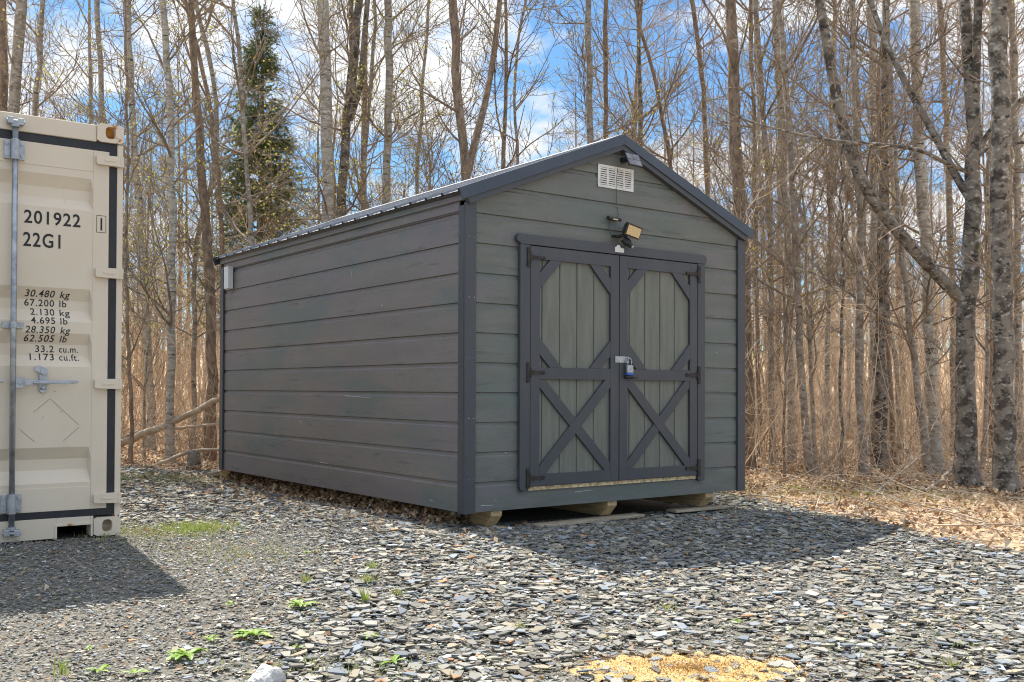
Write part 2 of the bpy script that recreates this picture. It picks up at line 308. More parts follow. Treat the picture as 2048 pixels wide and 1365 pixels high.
# ------------------------------------------------------------------ dead leaves
def leaves(name, x, y, zlift, size, label, curl=.5):
    n = len(x); z = gz(x, y) + zlift
    th = rng.uniform(0, 2 * np.pi, n); tx = rng.normal(0, curl, n); ty = rng.normal(0, curl, n)
    u = np.stack([np.cos(th), np.sin(th), tx], -1); v = np.stack([-np.sin(th), np.cos(th), ty], -1)
    w = rng.uniform(.25, .5, n)[:, None]; fold = (rng.uniform(.0, .5, n) * size)[:, None]
    P = np.stack([x, y, z], -1); s = size[:, None]
    up = np.array([0, 0, 1.])
    a = P - u * s * .5; b = P + u * s * .5; m1 = P + u * s * .05
    c = m1 + v * s * w + up * fold; d = m1 - v * s * w + up * fold
    V = np.stack([a, c, b, d], 1).reshape(-1, 3); o = (np.arange(n) * 4)[:, None]
    F = np.concatenate([o + [0, 1, 2], o + [0, 2, 3]], 1).reshape(-1, 3)
    pal = np.array([(.50, .36, .23), (.40, .27, .16), (.30, .17, .09), (.60, .48, .35), (.66, .56, .42), (.22, .13, .08)])
    c = pal[rng.integers(0, 6, n)] * rng.uniform(.75, 1.2, (n, 1))
    return tag(mk(name, V, [F], 'leaf_dead', col=np.repeat(c, 2, 0)), label, 'leaf litter', kind='stuff')
n = 120000; D = rng.uniform(0, 1, n) ** .75 * 20 + 5.5; X = rng.uniform(-1, 1, n) * (.56 * D + 1.2)
k = ~inpad(D, X, rng.normal(-.05, .12, n)); D, X = D[k], X[k]; x, y = XY(D, X)
leaves('leaf_litter', x, y, rng.uniform(0, .05, len(x)), rng.uniform(.022, .062, len(x)), 'tan and rust dead leaves covering the forest floor')
# leaves blown against the left foot of the shed and under it
n = 5200; ly = rng.uniform(.25, 4.25, n); lx = .20 - np.abs(rng.normal(0, .10, n)); t_ = rng.uniform(0, 1, n)
x = SH[0] + K * lx; y = SH[1] + K * ly
leaves('blown_leaves', x, y, rng.uniform(0, 1, n) * np.clip((lx + .06) / .2, .08, 1) * .15, rng.uniform(.03, .065, n), 'rust brown leaves drifted under the long side of the shed')
n = 900; ly = rng.uniform(-.8, 4.9, n); lx = -np.abs(rng.normal(0, .55, n)) - .05
k = rng.uniform(0, 1, n) < np.clip(ly / 3.5, .12, 1); x = SH[0] + K * lx[k]; y = SH[1] + K * ly[k]
leaves('loose_leaves', x, y, rng.uniform(.02, .04, len(x)), rng.uniform(.02, .05, len(x)), 'few rusty leaves lying on the slate beside the shed')
D, X = wedge(2600, 2.8, 10); k = inpad(D, X, -.1); x, y = XY(D[k], X[k]); 
u = (x - CB[0]); v = (y - CB[1]); sx_, sy_ = shed_xy(x, y); k = ~((u < .05) & (v > -.05)) & ~((sx_ > -.05) & (sx_ < 2.7) & (sy_ > -.05) & (sy_ < 4.3)); x, y = x[k], y[k]
leaves('stray_leaves', x, y, rng.uniform(.02, .035, len(x)), rng.uniform(.010, .032, len(x)), 'stray tan leaf scraps dotted across the open slate yard')

# ------------------------------------------------------------------ box builder for man made things
class MB:
    def __init__(s): s.v = []; s.f = []; s.cut = []
    def poly(s, pts, faces):
        o = len(s.v); s.cut.append((o, len(s.f))); s.v += [tuple(map(float, p)) for p in pts]; s.f += [tuple(i + o for i in f) for f in faces]; return s
    def box(s, x0, x1, y0, y1, z0, z1):
        return s.poly([(x0, y0, z0), (x1, y0, z0), (x1, y1, z0), (x0, y1, z0), (x0, y0, z1), (x1, y0, z1), (x1, y1, z1), (x0, y1, z1)],
                      [(0, 3, 2, 1), (4, 5, 6, 7), (0, 1, 5, 4), (1, 2, 6, 5), (2, 3, 7, 6), (3, 0, 4, 7)])
    def prism(s, prof, y0, y1, axis='y'):    # prof: list of (a,b) counter clockwise seen from -axis; extruded along axis
        n = len(prof)
        def p(a, b, c): return {'y': (a, c, b), 'x': (c, a, b), 'z': (a, b, c)}[axis]
        V = [p(a, b, y0) for a, b in prof] + [p(a, b, y1) for a, b in prof]
        F = [tuple(range(n)), tuple(range(2 * n - 1, n - 1, -1))] + [(i, i + n, (i + 1) % n + n, (i + 1) % n) for i in range(n)]
        return s.poly(V, F)
    def cyl(s, p0, p1, r0, r1=None, n=12):
        r1 = r0 if r1 is None else r1
        a = np.array(p0, float); b = np.array(p1, float); d = b - a; d /= np.linalg.norm(d)
        u = np.cross(d, (0, 0, 1.) if abs(d[2]) < .9 else (1., 0, 0)); u /= np.linalg.norm(u); w = np.cross(d, u)
        V = []
        for c, r in ((a, r0), (b, r1)):
            for i in range(n):
                t = 2 * math.pi * i / n; V.append(c + r * (u * math.cos(t) + w * math.sin(t)))
        F = [tuple(range(n - 1, -1, -1)), tuple(range(n, 2 * n))] + [(i, (i + 1) % n, (i + 1) % n + n, i + n) for i in range(n)]
        return s.poly(V, F)
    def tube(s, pts, r, n=8):
        for a, b in zip(pts[:-1], pts[1:]): s.cyl(a, b, r, r, n)
        return s
    def each(s, name, m, parent=None, k=1.0, bevel=0.0):
        cuts = s.cut + [(len(s.v), len(s.f))]
        for (v0, f0), (v1, f1) in zip(cuts[:-1], cuts[1:]):
            b = MB(); b.v = s.v[v0:v1]; b.f = [tuple(i - v0 for i in f) for f in s.f[f0:f1]]; b.build(name, m, parent, k, bevel)
    def build(s, name, m, parent=None, k=1.0, bevel=0.0, smooth=False):
        me = bpy.data.meshes.new(name); me.from_pydata([tuple(c * k for c in v) for v in s.v], [], s.f)
        bm = bmesh.new(); bm.from_mesh(me); bmesh.ops.recalc_face_normals(bm, faces=bm.faces); bm.to_mesh(me); bm.free()
        me.materials.append(MT[m] if isinstance(m, str) else m)
        o = bpy.data.objects.new(name, me); C.objects.link(o)
        if parent: o.parent = parent
        if bevel:
            b = o.modifiers.new('bevel', 'BEVEL'); b.width = bevel; b.segments = 2; b.limit_method = 'ANGLE'; b.angle_limit = R(40); b.harden_normals = False
        if smooth:
            for p in me.polygons: p.use_smooth = True
        return o

# ------------------------------------------------------------------ shed
shed = empty('shed', tuple(SH)); tag(shed, 'dark grey wooden garden shed with double barn doors and metal roof', 'shed')
WS, LS, HS = 2.668, 4.29, 2.02; AX = WS / 2; AZ = 2.56     # wall apex
BH = .1947
levels = [(0, 0)]
def siding_levels(zmax, skip=()):
    L = []; k = 0
    while k * BH < zmax:
        z0 = k * BH; z1 = min(z0 + BH, zmax); 
        L.append((z0, 0.0))
        if z1 - .034 > z0: L.append((z1 - .034 if z1 == z0 + BH else z1, 0.0))
        if z1 == z0 + BH: L.append((z1 - .024, .0085)); L.append((z1 - .004, .0095)); L.append((z1 - .0005, .0125))
        k += 1
    return L
# front gable wall with the door opening left out
L = siding_levels(AZ); DX0, DX1, DZ0, DZ1 = .50, 2.13, .125, 1.775
ins = []
for zz in (DZ0, DZ1, HS):
    for (za, da), (zb, db) in zip(L[:-1], L[1:]):
        if za < zz < zb: ins.append((zz, da + (db - da) * (zz - za) / (zb - za)))
L = sorted(L + ins, key=lambda t: t[0])
def ext(z): 
    if z <= HS: return 0., WS
    f = (z - HS) / (AZ - HS); return f * AX, WS - f * (WS - AX)
def gable(y0, sgn, opening):
    b = MB()
    for (za, da), (zb, db) in zip(L[:-1], L[1:]):
        a0, a1 = ext(za); b0, b1 = ext(zb)
        ya, yb = y0 + sgn * da, y0 + sgn * db
        if opening and za >= DZ0 - 1e-6 and zb <= DZ1 + 1e-6:
            segs = [(a0, DX0, b0, DX0), (DX1, a1, DX1, b1)]
        else: segs = [(a0, a1, b0, b1)]
        for p, q_, r, s in segs: b.poly([(p, ya, za), (q_, ya, za), (s, yb, zb), (r, yb, zb)], [(0, 1, 2, 3)])
    b.poly([(0, y0 + sgn * .02, 0), (WS, y0 + sgn * .02, 0), (WS, y0 + sgn * .02, HS), (AX, y0 + sgn * .02, AZ), (0, y0 + sgn * .02, HS)], [(0, 1, 2, 3, 4)] ) if not opening else None
    if opening:
        b.box(DX0 - .0, DX1, .03, .05, DZ0, DZ1)
        b.poly([(0, 0, 0), (WS, 0, 0), (WS, .03, 0), (0, .03, 0)], [(0, 1, 2, 3)])
    return b
gable(0.0, 1, True).build('wall', 'siding', shed, K)
gable(LS, -1, False).build('wall', 'siding', shed, K)
def side(x0, sgn):
    b = MB(); LL = siding_levels(HS - .03)
    for (za, da), (zb, db) in zip(LL[:-1], LL[1:]):
        b.poly([(x0 + sgn * da, 0, za), (x0 + sgn * da, LS, za), (x0 + sgn * db, LS, zb), (x0 + sgn * db, 0, zb)], [(0, 1, 2, 3)])
    b.poly([(x0, 0, 0), (x0 + sgn * .03, 0, 0), (x0 + sgn * .03, LS, 0), (x0, LS, 0)], [(0, 1, 2, 3)])
    return b
side(0.0, 1).build('wall', 'siding_side', shed, K); side(WS, -1).build('wall', 'siding_side', shed, K)
# floor edge
MB().box(.03, WS - .03, .03, LS - .03, -.001, .03).build('floor', 'wood', shed, K)
# corner posts (L shaped boards)
for cx_, sx_ in ((0, 1), (WS, -1)):
    for cy_, sy_ in ((0, 1), (LS, -1)):
        b = MB(); x0, x1 = sorted((cx_ - sx_ * .017, cx_ + sx_ * .068)); 
        y0, y1 = sorted((cy_ - sy_ * .020, cy_ - sy_ * .002)); b.box(x0, x1, y0, y1, -.004, HS - .02)
        x0, x1 = sorted((cx_ - sx_ * .018, cx_ - sx_ * .001)); y0, y1 = sorted((cy_ - sy_ * .0005, cy_ + sy_ * .063)); b.box(x0, x1, y0, y1, -.004, HS - .035)
        b.each('corner_board', 'trim', shed, K, bevel=.002)
# frieze under the eaves
for cx_, s in ((0, -1), (WS, 1)):
    b = MB(); x0, x1 = sorted((cx_, cx_ + s * .012)); b.box(x0, x1, .064, LS - .064, 1.955, HS - .004)
    x0, x1 = sorted((cx_, cx_ + s * .030)); b.box(x0, x1, -.004, LS + .004, HS - .004, HS + .032)
    b.each('frieze_board', 'siding_side', shed, K, bevel=.002)
# roof
EZ, EX, RZ = 2.072, .055, 2.618      # eave height, overhang, ridge height
OY = .045
roof = None
def slope_pt(side_, d, lift):   # d: 0 at ridge, 1 at eave
    x = AX + side_ * d * (AX + EX); z = RZ + (EZ - RZ) * d
    nx, nz = side_ * (RZ - EZ), (AX + EX); l = math.hypot(nx, nz)
    return x + nx / l * lift, z + nz / l * lift
def roof_sheet():
    b = MB(); pitch = .2015; prof = []
    y = -OY; 
    while y < LS + OY - .02:
        for dy, h in ((0, 0), (.010, .017), (.026, .017), (.036, 0), (.085, 0), (.090, .003), (.098, .003), (.103, 0), (.140, 0), (.145, .003), (.153, .003), (.158, 0)):
            if y + dy < LS + OY: prof.append((y + dy, h))
        y += pitch
    prof.append((LS + OY, 0))
    for sd in (-1, 1):
        V = []; n = len(prof)
        for yy, h in prof:
            for lift, d in ((h, 0.0), (h, 1.012)):
                x, z = slope_pt(sd, d, lift); V.append((x, yy, z))
        for yy, h in prof:
            for lift, d in ((h - .0025, 0.0), (h - .0025, 1.012)):
                x, z = slope_pt(sd, d, lift); V.append((x, yy, z))
        F = [(2 * i, 2 * i + 1, 2 * i + 3, 2 * i + 2) for i in range(n - 1)]
        F += [(2 * n + 2 * i, 2 * n + 2 * i + 2, 2 * n + 2 * i + 3, 2 * n + 2 * i + 1) for i in range(n - 1)]
        F += [(2 * i + 1, 2 * n + 2 * i + 1, 2 * n + 2 * i + 3, 2 * i + 3) for i in range(n - 1)]
        b.poly(V, F)
    return b
roof = roof_sheet().build('roof', 'roof', shed, K)
b = MB()
for sd in (-1, 1):
    x0, z0 = slope_pt(sd, 0, .024); x1, z1 = slope_pt(sd, .105, .021)
    b.poly([(x0, -OY - .006, z0), (x1, -OY - .006, z1), (x1, LS + OY + .006, z1), (x0, LS + OY + .006, z0), (x0, -OY - .006, z0 - .004), (x1, -OY - .006, z1 - .018), (x1, LS + OY + .006, z1 - .018), (x0, LS + OY + .006, z0 - .004)],
           [(0, 1, 2, 3), (1, 5, 6, 2), (0, 4, 5, 1), (3, 2, 6, 7)])
b.build('ridge_cap', 'roof', roof, K)
# roof boards / underside
b = MB()
for sd in (-1, 1):
    a = slope_pt(sd, 0, -.004); c = slope_pt(sd, .985, -.004); d = slope_pt(sd, .985, -.034); e = slope_pt(sd, 0, -.034)
    b.prism([a, c, d, e], -OY + .02, LS + OY - .02)
b.build('roof_boards', 'trim', roof, K)
# rake flashing: a folded metal face with a wooden rake behind it, front and rear, each side
for yf, sg in ((-OY, -1), (LS + OY, 1)):
    for sd in (-1, 1):
        b = MB()
        a = slope_pt(sd, 0.0, .020); c = slope_pt(sd, 1.02, .020); d = slope_pt(sd, 1.02, -.058); e = slope_pt(sd, 0.0, -.058)
        a = (AX, a[1]); e = (AX, e[1] )
        y0, y1 = sorted((yf, yf + sg * .010)); b.prism([a, c, d, e], y0, y1)
        a2 = slope_pt(sd, .0, .0195); a2 = (AX, a2[1]); c2 = slope_pt(sd, 1.02, .0195); d2 = slope_pt(sd, 1.02, .0165); e2 = slope_pt(sd, 0, .0165); e2 = (AX, e2[1])
        y0, y1 = sorted((yf, yf - sg * .055)); b.prism([a2, c2, d2, e2], y0, y1)
        # small folded return at the foot
        b.build('rake_flashing', 'trim_metal', roof, K, bevel=.0015)
        b = MB(); a = slope_pt(sd, 0, -.045); c = slope_pt(sd, .985, -.045); d = slope_pt(sd, .985, -.098); e = slope_pt(sd, 0, -.098)
        y0, y1 = sorted((yf - sg * .001, yf - sg * (OY - .0005))); b.prism([(AX, a[1]), c, d, (AX, e[1])], y0, y1)
        b.build('rake_board', 'trim', roof, K, bevel=.0015)
def wallpt(px, py, plane):
    d = ray(px, py); k_ = 0 if plane == 'side' else 1; t_ = (SH[k_] + K * (-.0006) - CAM[k_]) / d[k_]; P_ = (CAM + d * t_ - SH) / K; return P_
for plane, segs in (('side', [((704, 541), (702, 560)), ((785, 745), (789, 778)), ((690, 792), (740, 796)), ((640, 925), (655, 928)), ((520, 968), (523, 972)), ((835, 945), (842, 950)), ((762, 610), (766, 612)), ((600, 842), (603, 846)), ((860, 1000), (866, 1003))]), ('front', [((962, 1012), (986, 1011)), ((1150, 985), (1185, 980)), ((1010, 905), (1014, 908)), ((1432, 705), (1436, 708)), ((990, 1000), (993, 1002))])):
    for (a_, b_) in segs:
        A_ = wallpt(*a_, plane); B_ = wallpt(*b_, plane); MB().cyl(A_, B_, .0016, .0008, 4).build('scratch', 'wood_old' if a_[0] % 2 else 'white', shed, K)
for k_ in range(5):
    z_ = .22 + .39 * k_
    for x_ in (.012, .052): MB().cyl((x_, -.0215, z_), (x_, -.0195, z_), .0028, n=6).build('nail_head', 'white' if k_ % 2 else 'galv', shed, K)
    MB().cyl((-.0195, .035, z_ + .02), (-.0175, .035, z_ + .02), .0028, n=6).build('nail_head', 'galv', shed, K)
    MB().cyl((WS - .03, -.0215, z_), (WS - .03, -.0195, z_), .0028, n=6).build('nail_head', 'galv', shed, K)
# drip screws along the eave line are too small to see; skids instead
for i, x0 in enumerate((.215, 1.24, 2.262)):
    b = MB(); x1 = x0 + .09
    prof = [(.012, -.002), (.012, -.036), (.085, -.112), (LS - .10, -.112), (LS - .02, -.036), (LS - .02, -.002)]
    b.prism(prof, x0, x1, axis='x')
    o = b.build('skid', 'wood', shed, K, bevel=.004)
# threshold strip
MB().box(.505, 2.125, -.012, .03, .118, .143).build('threshold', 'pale_wood', shed, K)
# door frame
b = MB()
b.prism([(.418, .150), (.424, .128), (.445, .118), (.480, .118), (.497, .132), (.502, .150), (.502, 1.7695), (.418, 1.7695)], -.030, -.002)
b.prism([(2.128, .132), (2.132, .112), (2.150, .102), (2.185, .102), (2.202, .112), (2.207, .130), (2.207, 1.7695), (2.128, 1.7695)], -.030, -.002)
b.prism([(.418, 1.770), (2.202, 1.770), (2.214, 1.776), (2.222, 1.792), (2.222, 1.815), (2.212, 1.832), (2.196, 1.838), (.414, 1.838), (.398, 1.832), (.388, 1.815), (.388, 1.796), (.398, 1.782), (.412, 1.780)], -.0335, -.002)
b.each('door_frame', 'trim', shed, K, bevel=.003)
def bar(b, p, q_, w, y0, y1, ends=None):
    p = np.array(p, float); q_ = np.array(q_, float); d = q_ - p; d /= np.linalg.norm(d); n = np.array([-d[1], d[0]]) * w / 2
    b.prism([tuple(p - n), tuple(q_ - n), tuple(q_ + n), tuple(p + n)], y0, y1)
ZB, ZT = .146, 1.764
def clip_band(b, pts, y0, y1): b.prism(pts, y0, y1)
def hinge(door, xh, zh, s):
    b = MB()
    b.prism([(xh - .012 + 0, zh - .052), (xh + .012, zh - .052), (xh + .012, zh + .052), (xh - .012, zh + .052)], -.0375, -.0305)
    b.cyl((xh + s * .018, -.036, zh - .03), (xh + s * .018, -.036, zh + .03), .0065, n=8)
    b.cyl((xh, -.0377, zh + .052), (xh, -.031, zh + .052), .016, n=10); b.cyl((xh, -.0377, zh - .052), (xh, -.031, zh - .052), .016, n=10)
    x1 = xh + s * .13
    pr_ = [(xh + s * .02, zh - .016), (x1, zh - .006), (x1, zh + .006), (xh + s * .02, zh + .016)]
    b.prism(pr_ if s > 0 else pr_[::-1], -.0375, -.0295)
    b.cyl((x1, -.0372, zh), (x1, -.0297, zh), .014, n=10)
    b.build('hinge', 'iron', door, K)
def leaf_door(x0, x1, side_):
    door = empty('door', (0, 0, 0), 0, shed)
    b = MB()
    # plank panel with V grooves
    xs_ = [x0 + .002]; g0 = x0 + .112
    while g0 < x1 - .03: xs_.append(g0); g0 += .1555
    xs_.append(x1 - .002)
    prof = [(x0 + .002, 0.012)]
    pts = [(xs_[0], -.008)]
    for g in xs_[1:-1]: pts += [(g - .006, -.008), (g - .001, .002), (g + .001, .002), (g + .006, -.008)]
    pts += [(xs_[-1], -.008)]
    V = []
    for xx, yy in pts: V += [(xx, yy, ZB), (xx, yy, ZT)]
    b.poly(V, [(2 * i, 2 * i + 2, 2 * i + 3, 2 * i + 1) for i in range(len(pts) - 1)])
    b.build('panel', 'door_panel', door, K)
    s = .079; xa, xb = x0 + s, x1 - s; y0, y1 = -.0285, -.0095
    m0, m1 = .866, .946; tr = ZT - .086; br = ZB + .080
    b = MB()
    b.box(x0, xa, y0, y1, ZB, ZT); b.box(xb, x1, y0, y1, ZB, ZT)
    b.each('stile', 'trim', door, K, bevel=.002)
    b = MB()
    b.box(xa + .0004, xb - .0004, y0, y1, tr, ZT); b.box(xa + .0004, xb - .0004, y0, y1, m0, m1); b.box(xa + .0004, xb - .0004, y0, y1, ZB, br)
    b.each('rail', 'trim', door, K, bevel=.002)
    b = MB(); yb0, yb1 = -.0275, -.0095; A_, B_ = .090, .196
    for (cx_, sx_) in ((xa, 1), (xb, -1)):
        for (cz_, sz_) in ((tr, -1), (m1, 1)):
            P = [(cx_ + sx_ * .0005, cz_ + sz_ * A_), (cx_ + sx_ * .0005, cz_ + sz_ * B_ * 1.02), (cx_ + sx_ * B_, cz_ + sz_ * .0005), (cx_ + sx_ * A_, cz_ + sz_ * .0005)]
            b.prism(P, yb0, yb1)
    # X brace
    w = .052
    zt_, zb_ = m0 - .0005, br + .0005; xl, xr = xa + .0005, xb - .0005
    def diag(up, part):
        # band corners touching stile and rail; up: from bottom left to top right
        if up: full = [(xl, zb_), (xl + w, zb_), (xr, zt_ - w * 1.0), (xr, zt_), (xr - w, zt_), (xl, zb_ + w * 1.0)]
        else: full = [(xl, zt_), (xl, zt_ - w), (xr - w, zb_), (xr, zb_), (xr, zb_ + w), (xl + w, zt_)]
        return full
    main_up = side_ == 'left'
    b.prism(diag(main_up, 0), yb0, yb1)
    b.prism(diag(not main_up, 0), yb0 + .003, yb1)
    b.each('brace', 'trim', door, K, bevel=.0015)
    xh = x0 - .022 if side_ == 'left' else x1 + .016
    for zh in (1.685, .912, .203): hinge(door, xh, zh, 1 if side_ == 'left' else -1)
    return door
dl = leaf_door(.506, 1.3085, 'left'); dr = leaf_door(1.3155, 2.1225, 'right')
b = MB(); b.box(1.267, 1.36, -.036, -.0288, .992, 1.038); b.box(1.36, 1.402, -.038, -.0288, .990, 1.036); b.build('hasp', 'galv_pale', dr, K, bevel=.002)
b = MB(); b.cyl((1.355, -.045, .889), (1.415, -.062, .889), .012, n=12); b.cyl((1.375, -.0285, .889), (1.375, -.05, .889), .009); b.build('handle', 'black', dr, K)
b = MB(); b.box(1.42, 1.50, -.034, -.0288, .881, .888); b.build('latch_bar', 'iron', dr, K)
# gable vent
vent = empty('vent', (0, 0, 0), 0, shed)
vx0, vx1, vz0, vz1 = 1.123, 1.468, 2.243, 2.405
b = MB(); nx_ = 4; wcol = (vx1 - vx0 - .03) / nx_
b.box(vx0, vx1, -.0065, -.003, vz0, vz0 + .018); b.box(vx0, vx1, -.0065, -.003, vz1 - .018, vz1)
for i in range(nx_ + 1):
    xc = vx0 + .015 + i * wcol; b.box((vx0 if i == 0 else xc - .008), (vx1 if i == nx_ else xc + .008), -.0075, -.003, vz0 + .0001, vz1 - .0001)
b.build('vent_frame', 'white', vent, K)
b = MB(); nl = 8
for i in range(nx_):
    xa = vx0 + .015 + i * wcol + .0079; xb = xa + wcol - .0158
    for j in range(nl):
        zc = vz0 + .018 + (j + .5) * (vz1 - vz0 - .036) / nl
        b.box(xa, xb, -.0058, -.0036, zc - .0048, zc + .0048)
b.build('louvre', 'white', vent, K)
MB().box(vx0 + .005, vx1 - .005, -.0028, -.0012, vz0 + .005, vz1 - .005).build('vent_back', 'dark', vent, K)
def on_shed(name, label, cat, x=0, y=0, z=0):
    o = empty(name, tuple(SH + K * np.array([x, y, z]))); return tag(o, label, cat)
# solar panel of the lamp, on a bracket over the vent
sp = on_shed('solar_panel', 'small black solar panel on a bracket above the white gable vent', 'solar panel', 1.33, -.03, 2.46)
def tilted(parent, name, m, cx_, cy_, cz_, hw, hd, t, yaw, pitch, bev=.0):
    b = MB().box(-hw, hw, -hd, hd, -t / 2, t / 2); o = b.build(name, m, parent, K, bevel=bev)
    o.location = (cx_ * K, cy_ * K, cz_ * K); o.rotation_euler = (pitch, 0, yaw); return o
pn = tilted(sp, 'panel_housing', 'black', .045, -.075, -.012, .074, .055, .012, R(4), R(64), .003)
pc = MB()
for i in (-1, 0):
    for j in (-1, 0): pc.box(-.066 + (i + 1) * .068, -.066 + (i + 1) * .068 + .063, -.048 + (j + 1) * .049, -.048 + (j + 1) * .049 + .045, .0061, .0068)
o = pc.build('solar_cells', 'solar', pn, K)
b = MB().cyl((.03, .0, -.0), (.042, -.06, -.02), .008); b.cyl((.03, .032, .0), (.03, -.003, .0), .022); b.build('bracket', 'black', sp, K)
# cable
cab = on_shed('cable', 'thin dark cable hanging down across the white vent', 'cable')
pts = [(1.335, -.06, 2.44), (1.300, -.022, 2.40), (1.292, -.016, 2.33), (1.291, -.015, 2.25), (1.296, -.01, 2.16), (1.312, -.008, 2.09), (1.318, -.008, 2.06), (1.300, -.012, 2.035), (1.285, -.03, 2.022)]
MB().tube(pts, .0016, 6).build('wire', 'ink', cab, K)
MB().tube([(1.232, -.02, 2.015), (1.228, -.012, 1.99), (1.226, -.010, 1.95), (1.228, -.012, 1.92), (1.245, -.03, 1.905), (1.27, -.05, 1.905)], .0018, 6).build('wire', 'ink', cab, K)
# small sensor bar
lb = on_shed('light_bracket', 'small black twin-ended light bracket between vent and floodlight', 'light bracket', 1.258, -.01, 2.024)
b = MB().box(-.035, .035, -.03, .008, -.010, .006); b.cyl((-.062, -.02, .002), (-.03, -.02, -.002), .014, .011); b.cyl((.03, -.02, -.002), (.062, -.02, -.004), .011, .013); b.build('body', 'black', lb, K, bevel=.002)
MB().box(-.02, .025, -.034, -.0305, -.012, -.003).build('lens', 'led', lb, K)
# floodlight
fl = on_shed('floodlight', 'black floodlight with cream lens above the middle of the doors', 'floodlight', 1.30, 0, 1.91)
b = MB().box(-.045, .02, -.055, -.003, -.018, -.004); b.cyl((0, -.035, -.01), (.04, -.075, .0), .014); b.build('mount', 'black', fl, K, bevel=.003)
h = empty('head', ((.065) * K, -.10 * K, .026 * K), 0, fl); h.rotation_euler = (R(16), R(10), R(4))
b = MB(); V = [(-.045, .05, -.03), (.045, .05, -.03), (.045, .05, .03), (-.045, .05, .03), (-.078, 0, -.042), (.078, 0, -.042), (.078, 0, .046), (-.078, 0, .046), (-.078, -.016, -.042), (.078, -.016, -.042), (.078, -.020, .046), (-.078, -.020, .046)]
b.poly(V, [(0, 1, 2, 3), (0, 4, 5, 1), (1, 5, 6, 2), (2, 6, 7, 3), (3, 7, 4, 0), (4, 8, 9, 5), (5, 9, 10, 6), (6, 10, 11, 7), (7, 11, 8, 4), (8, 11, 10, 9)])
b.build('housing', 'black', h, K, bevel=.002)
MB().box(-.066, .066, -.0225, -.0195, -.034, .034).build('lens', 'led', h, K)
b = MB().cyl((.03, -.05, -.028), (.055, -.075, -.062), .026, .030, 14); b.cyl((.055, -.075, -.062), (.072, -.092, -.085), .022, .017, 14); b.build('motion_sensor', 'black', fl, K, bevel=.001)
MB().cyl((.072, -.0925, -.0855), (.078, -.098, -.093), .016, .012, 14).build('sensor_eye', 'galv_pale', fl, K)
# small notice plate
pl = on_shed('notice_plate', 'small white plate stuck on the door lintel under the floodlight', 'plate', 1.305, -.036, 1.785)
MB().prism([(-.043, 0), (.043, 0), (.043, .030), (.010, .034), (.004, .052), (-.022, .052), (-.028, .040), (-.043, .034)], -.0005, .002).build('plate', 'white', pl, K)
# padlock
pk = on_shed('padlock', 'chrome padlock with a blue bumper hanging on the door hasp', 'padlock', 1.392, -.050, .945)
MB().box(-.030, .030, -.012, .012, -.026, .030).build('body', 'galv_pale', pk, K, bevel=.005)
MB().box(-.0325, .0325, -.014, .014, -.042, -.0262).build('bumper', 'blue', pk, K, bevel=.004)
pts = [(-.018, 0, .028)] + [(-.018 * math.cos(t), 0, .062 + .018 * math.sin(t)) for t in np.linspace(0, math.pi, 9)] + [(.018, 0, .028)]
MB().tube(pts, .0055, 8).build('shackle', 'galv_pale', pk, K, smooth=True)
# white box at the rear end of the long wall
wb = on_shed('meter_box', 'slim white box fixed high at the rear end of the long wall', 'box', -.005, 4.045, 1.755)
MB().box(-.055, -.002, -.055, .055, 0, .215).build('case', 'white', wb, K, bevel=.004)
MB().box(-.050, -.010, .056, .075, .195, .222).build('bracket', 'rust', wb, K)

# lumber shims under the skids, blocks at the rear corner
def plank(name, label, P, yaw, l, w, t, m='wood_old', tilt=0, roll=0):
    b = MB().box(-l / 2, l / 2, -w / 2, w / 2, 0, t); o = b.build(name, m, None, 1, bevel=.003)
    o.location = tuple(P); o.rotation_euler = (roll, tilt, yaw); return tag(o, label, 'plank' if l > .3 else 'wood block')
def sp_(x, y, z=-.118): return SH + K * np.array([x, y, z])
plank('shim_board', 'short tan board wedged under the near left skid end', sp_(.20, .05, -.131), R(4), .30, .14, .022, 'wood')
plank('shim_board', 'long weathered board lying under the middle skid end', sp_(1.08, .03, -.136), R(2), 1.15, .14, .022)
plank('shim_board', 'flat grey board under the far right skid end', sp_(2.22, .06, -.136), R(-3), .62, .13, .022)
P = gnd(459, 962); plank('wood_block', 'tilted square wood block under the rear shed corner', P + [0.02, 0.05, .035], R(25), .17, .14, .13, 'wood', R(-8), R(14))
P = gnd(478, 961); plank('wood_block', 'upright short wood block next to the tilted block', P + [0.03, .06, .025], R(-38), .13, .10, .11, 'wood')
P = gnd(434, 957); plank('wood_block', 'flat reddish wood scrap left of the tilted block', P + [0.0, .05, .025], R(5), .16, .10, .05, 'wood_old', R(-6))

# ------------------------------------------------------------------ shipping container
ct = empty('shipping_container', tuple(CB), GA); tag(ct, 'cream steel shipping container with locking rods on its end doors', 'container')
CW, CH, CL = 2.438, 2.591, 6.058
b = MB()
b.box(-.0365, -.0, .004, .16, .12, 2.475); b.box(-CW, -CW + .0365, .004, .16, .12, 2.475)
b.each('corner_post', 'cream', ct, bevel=.004)
b = MB(); b.box(-CW + .1625, -.1625, .002, .10, 2.4775, 2.583); b.build('top_rail', 'cream', ct, bevel=.005)
# door sill with fork pockets
b = MB()
for s0, s1, z0, z1 in ((-CW + .1625, -2.26, 0, .124), (-2.26, -2.06, .072, .124), (-2.06, -.375, 0, .124), (-.375, -.178, .072, .124), (-.178, -.1625, 0, .124)):
    b.box(s0 + .0002, s1 - .0002, .003, .12, z0, z1)
b.each('door_sill', 'cream', ct, bevel=.0015)
b = MB()
for s0, s1 in ((-.385, -.168), (-2.27, -2.05)):
    b.box(s0, s1, -.003, .0028, .073, .085); b.box(s0, s0 + .010, -.003, .0028, 0, .0728); b.box(s1 - .010, s1, -.003, .0028, 0, .0728)
b.each('fork_pocket', 'cream_rust', ct)
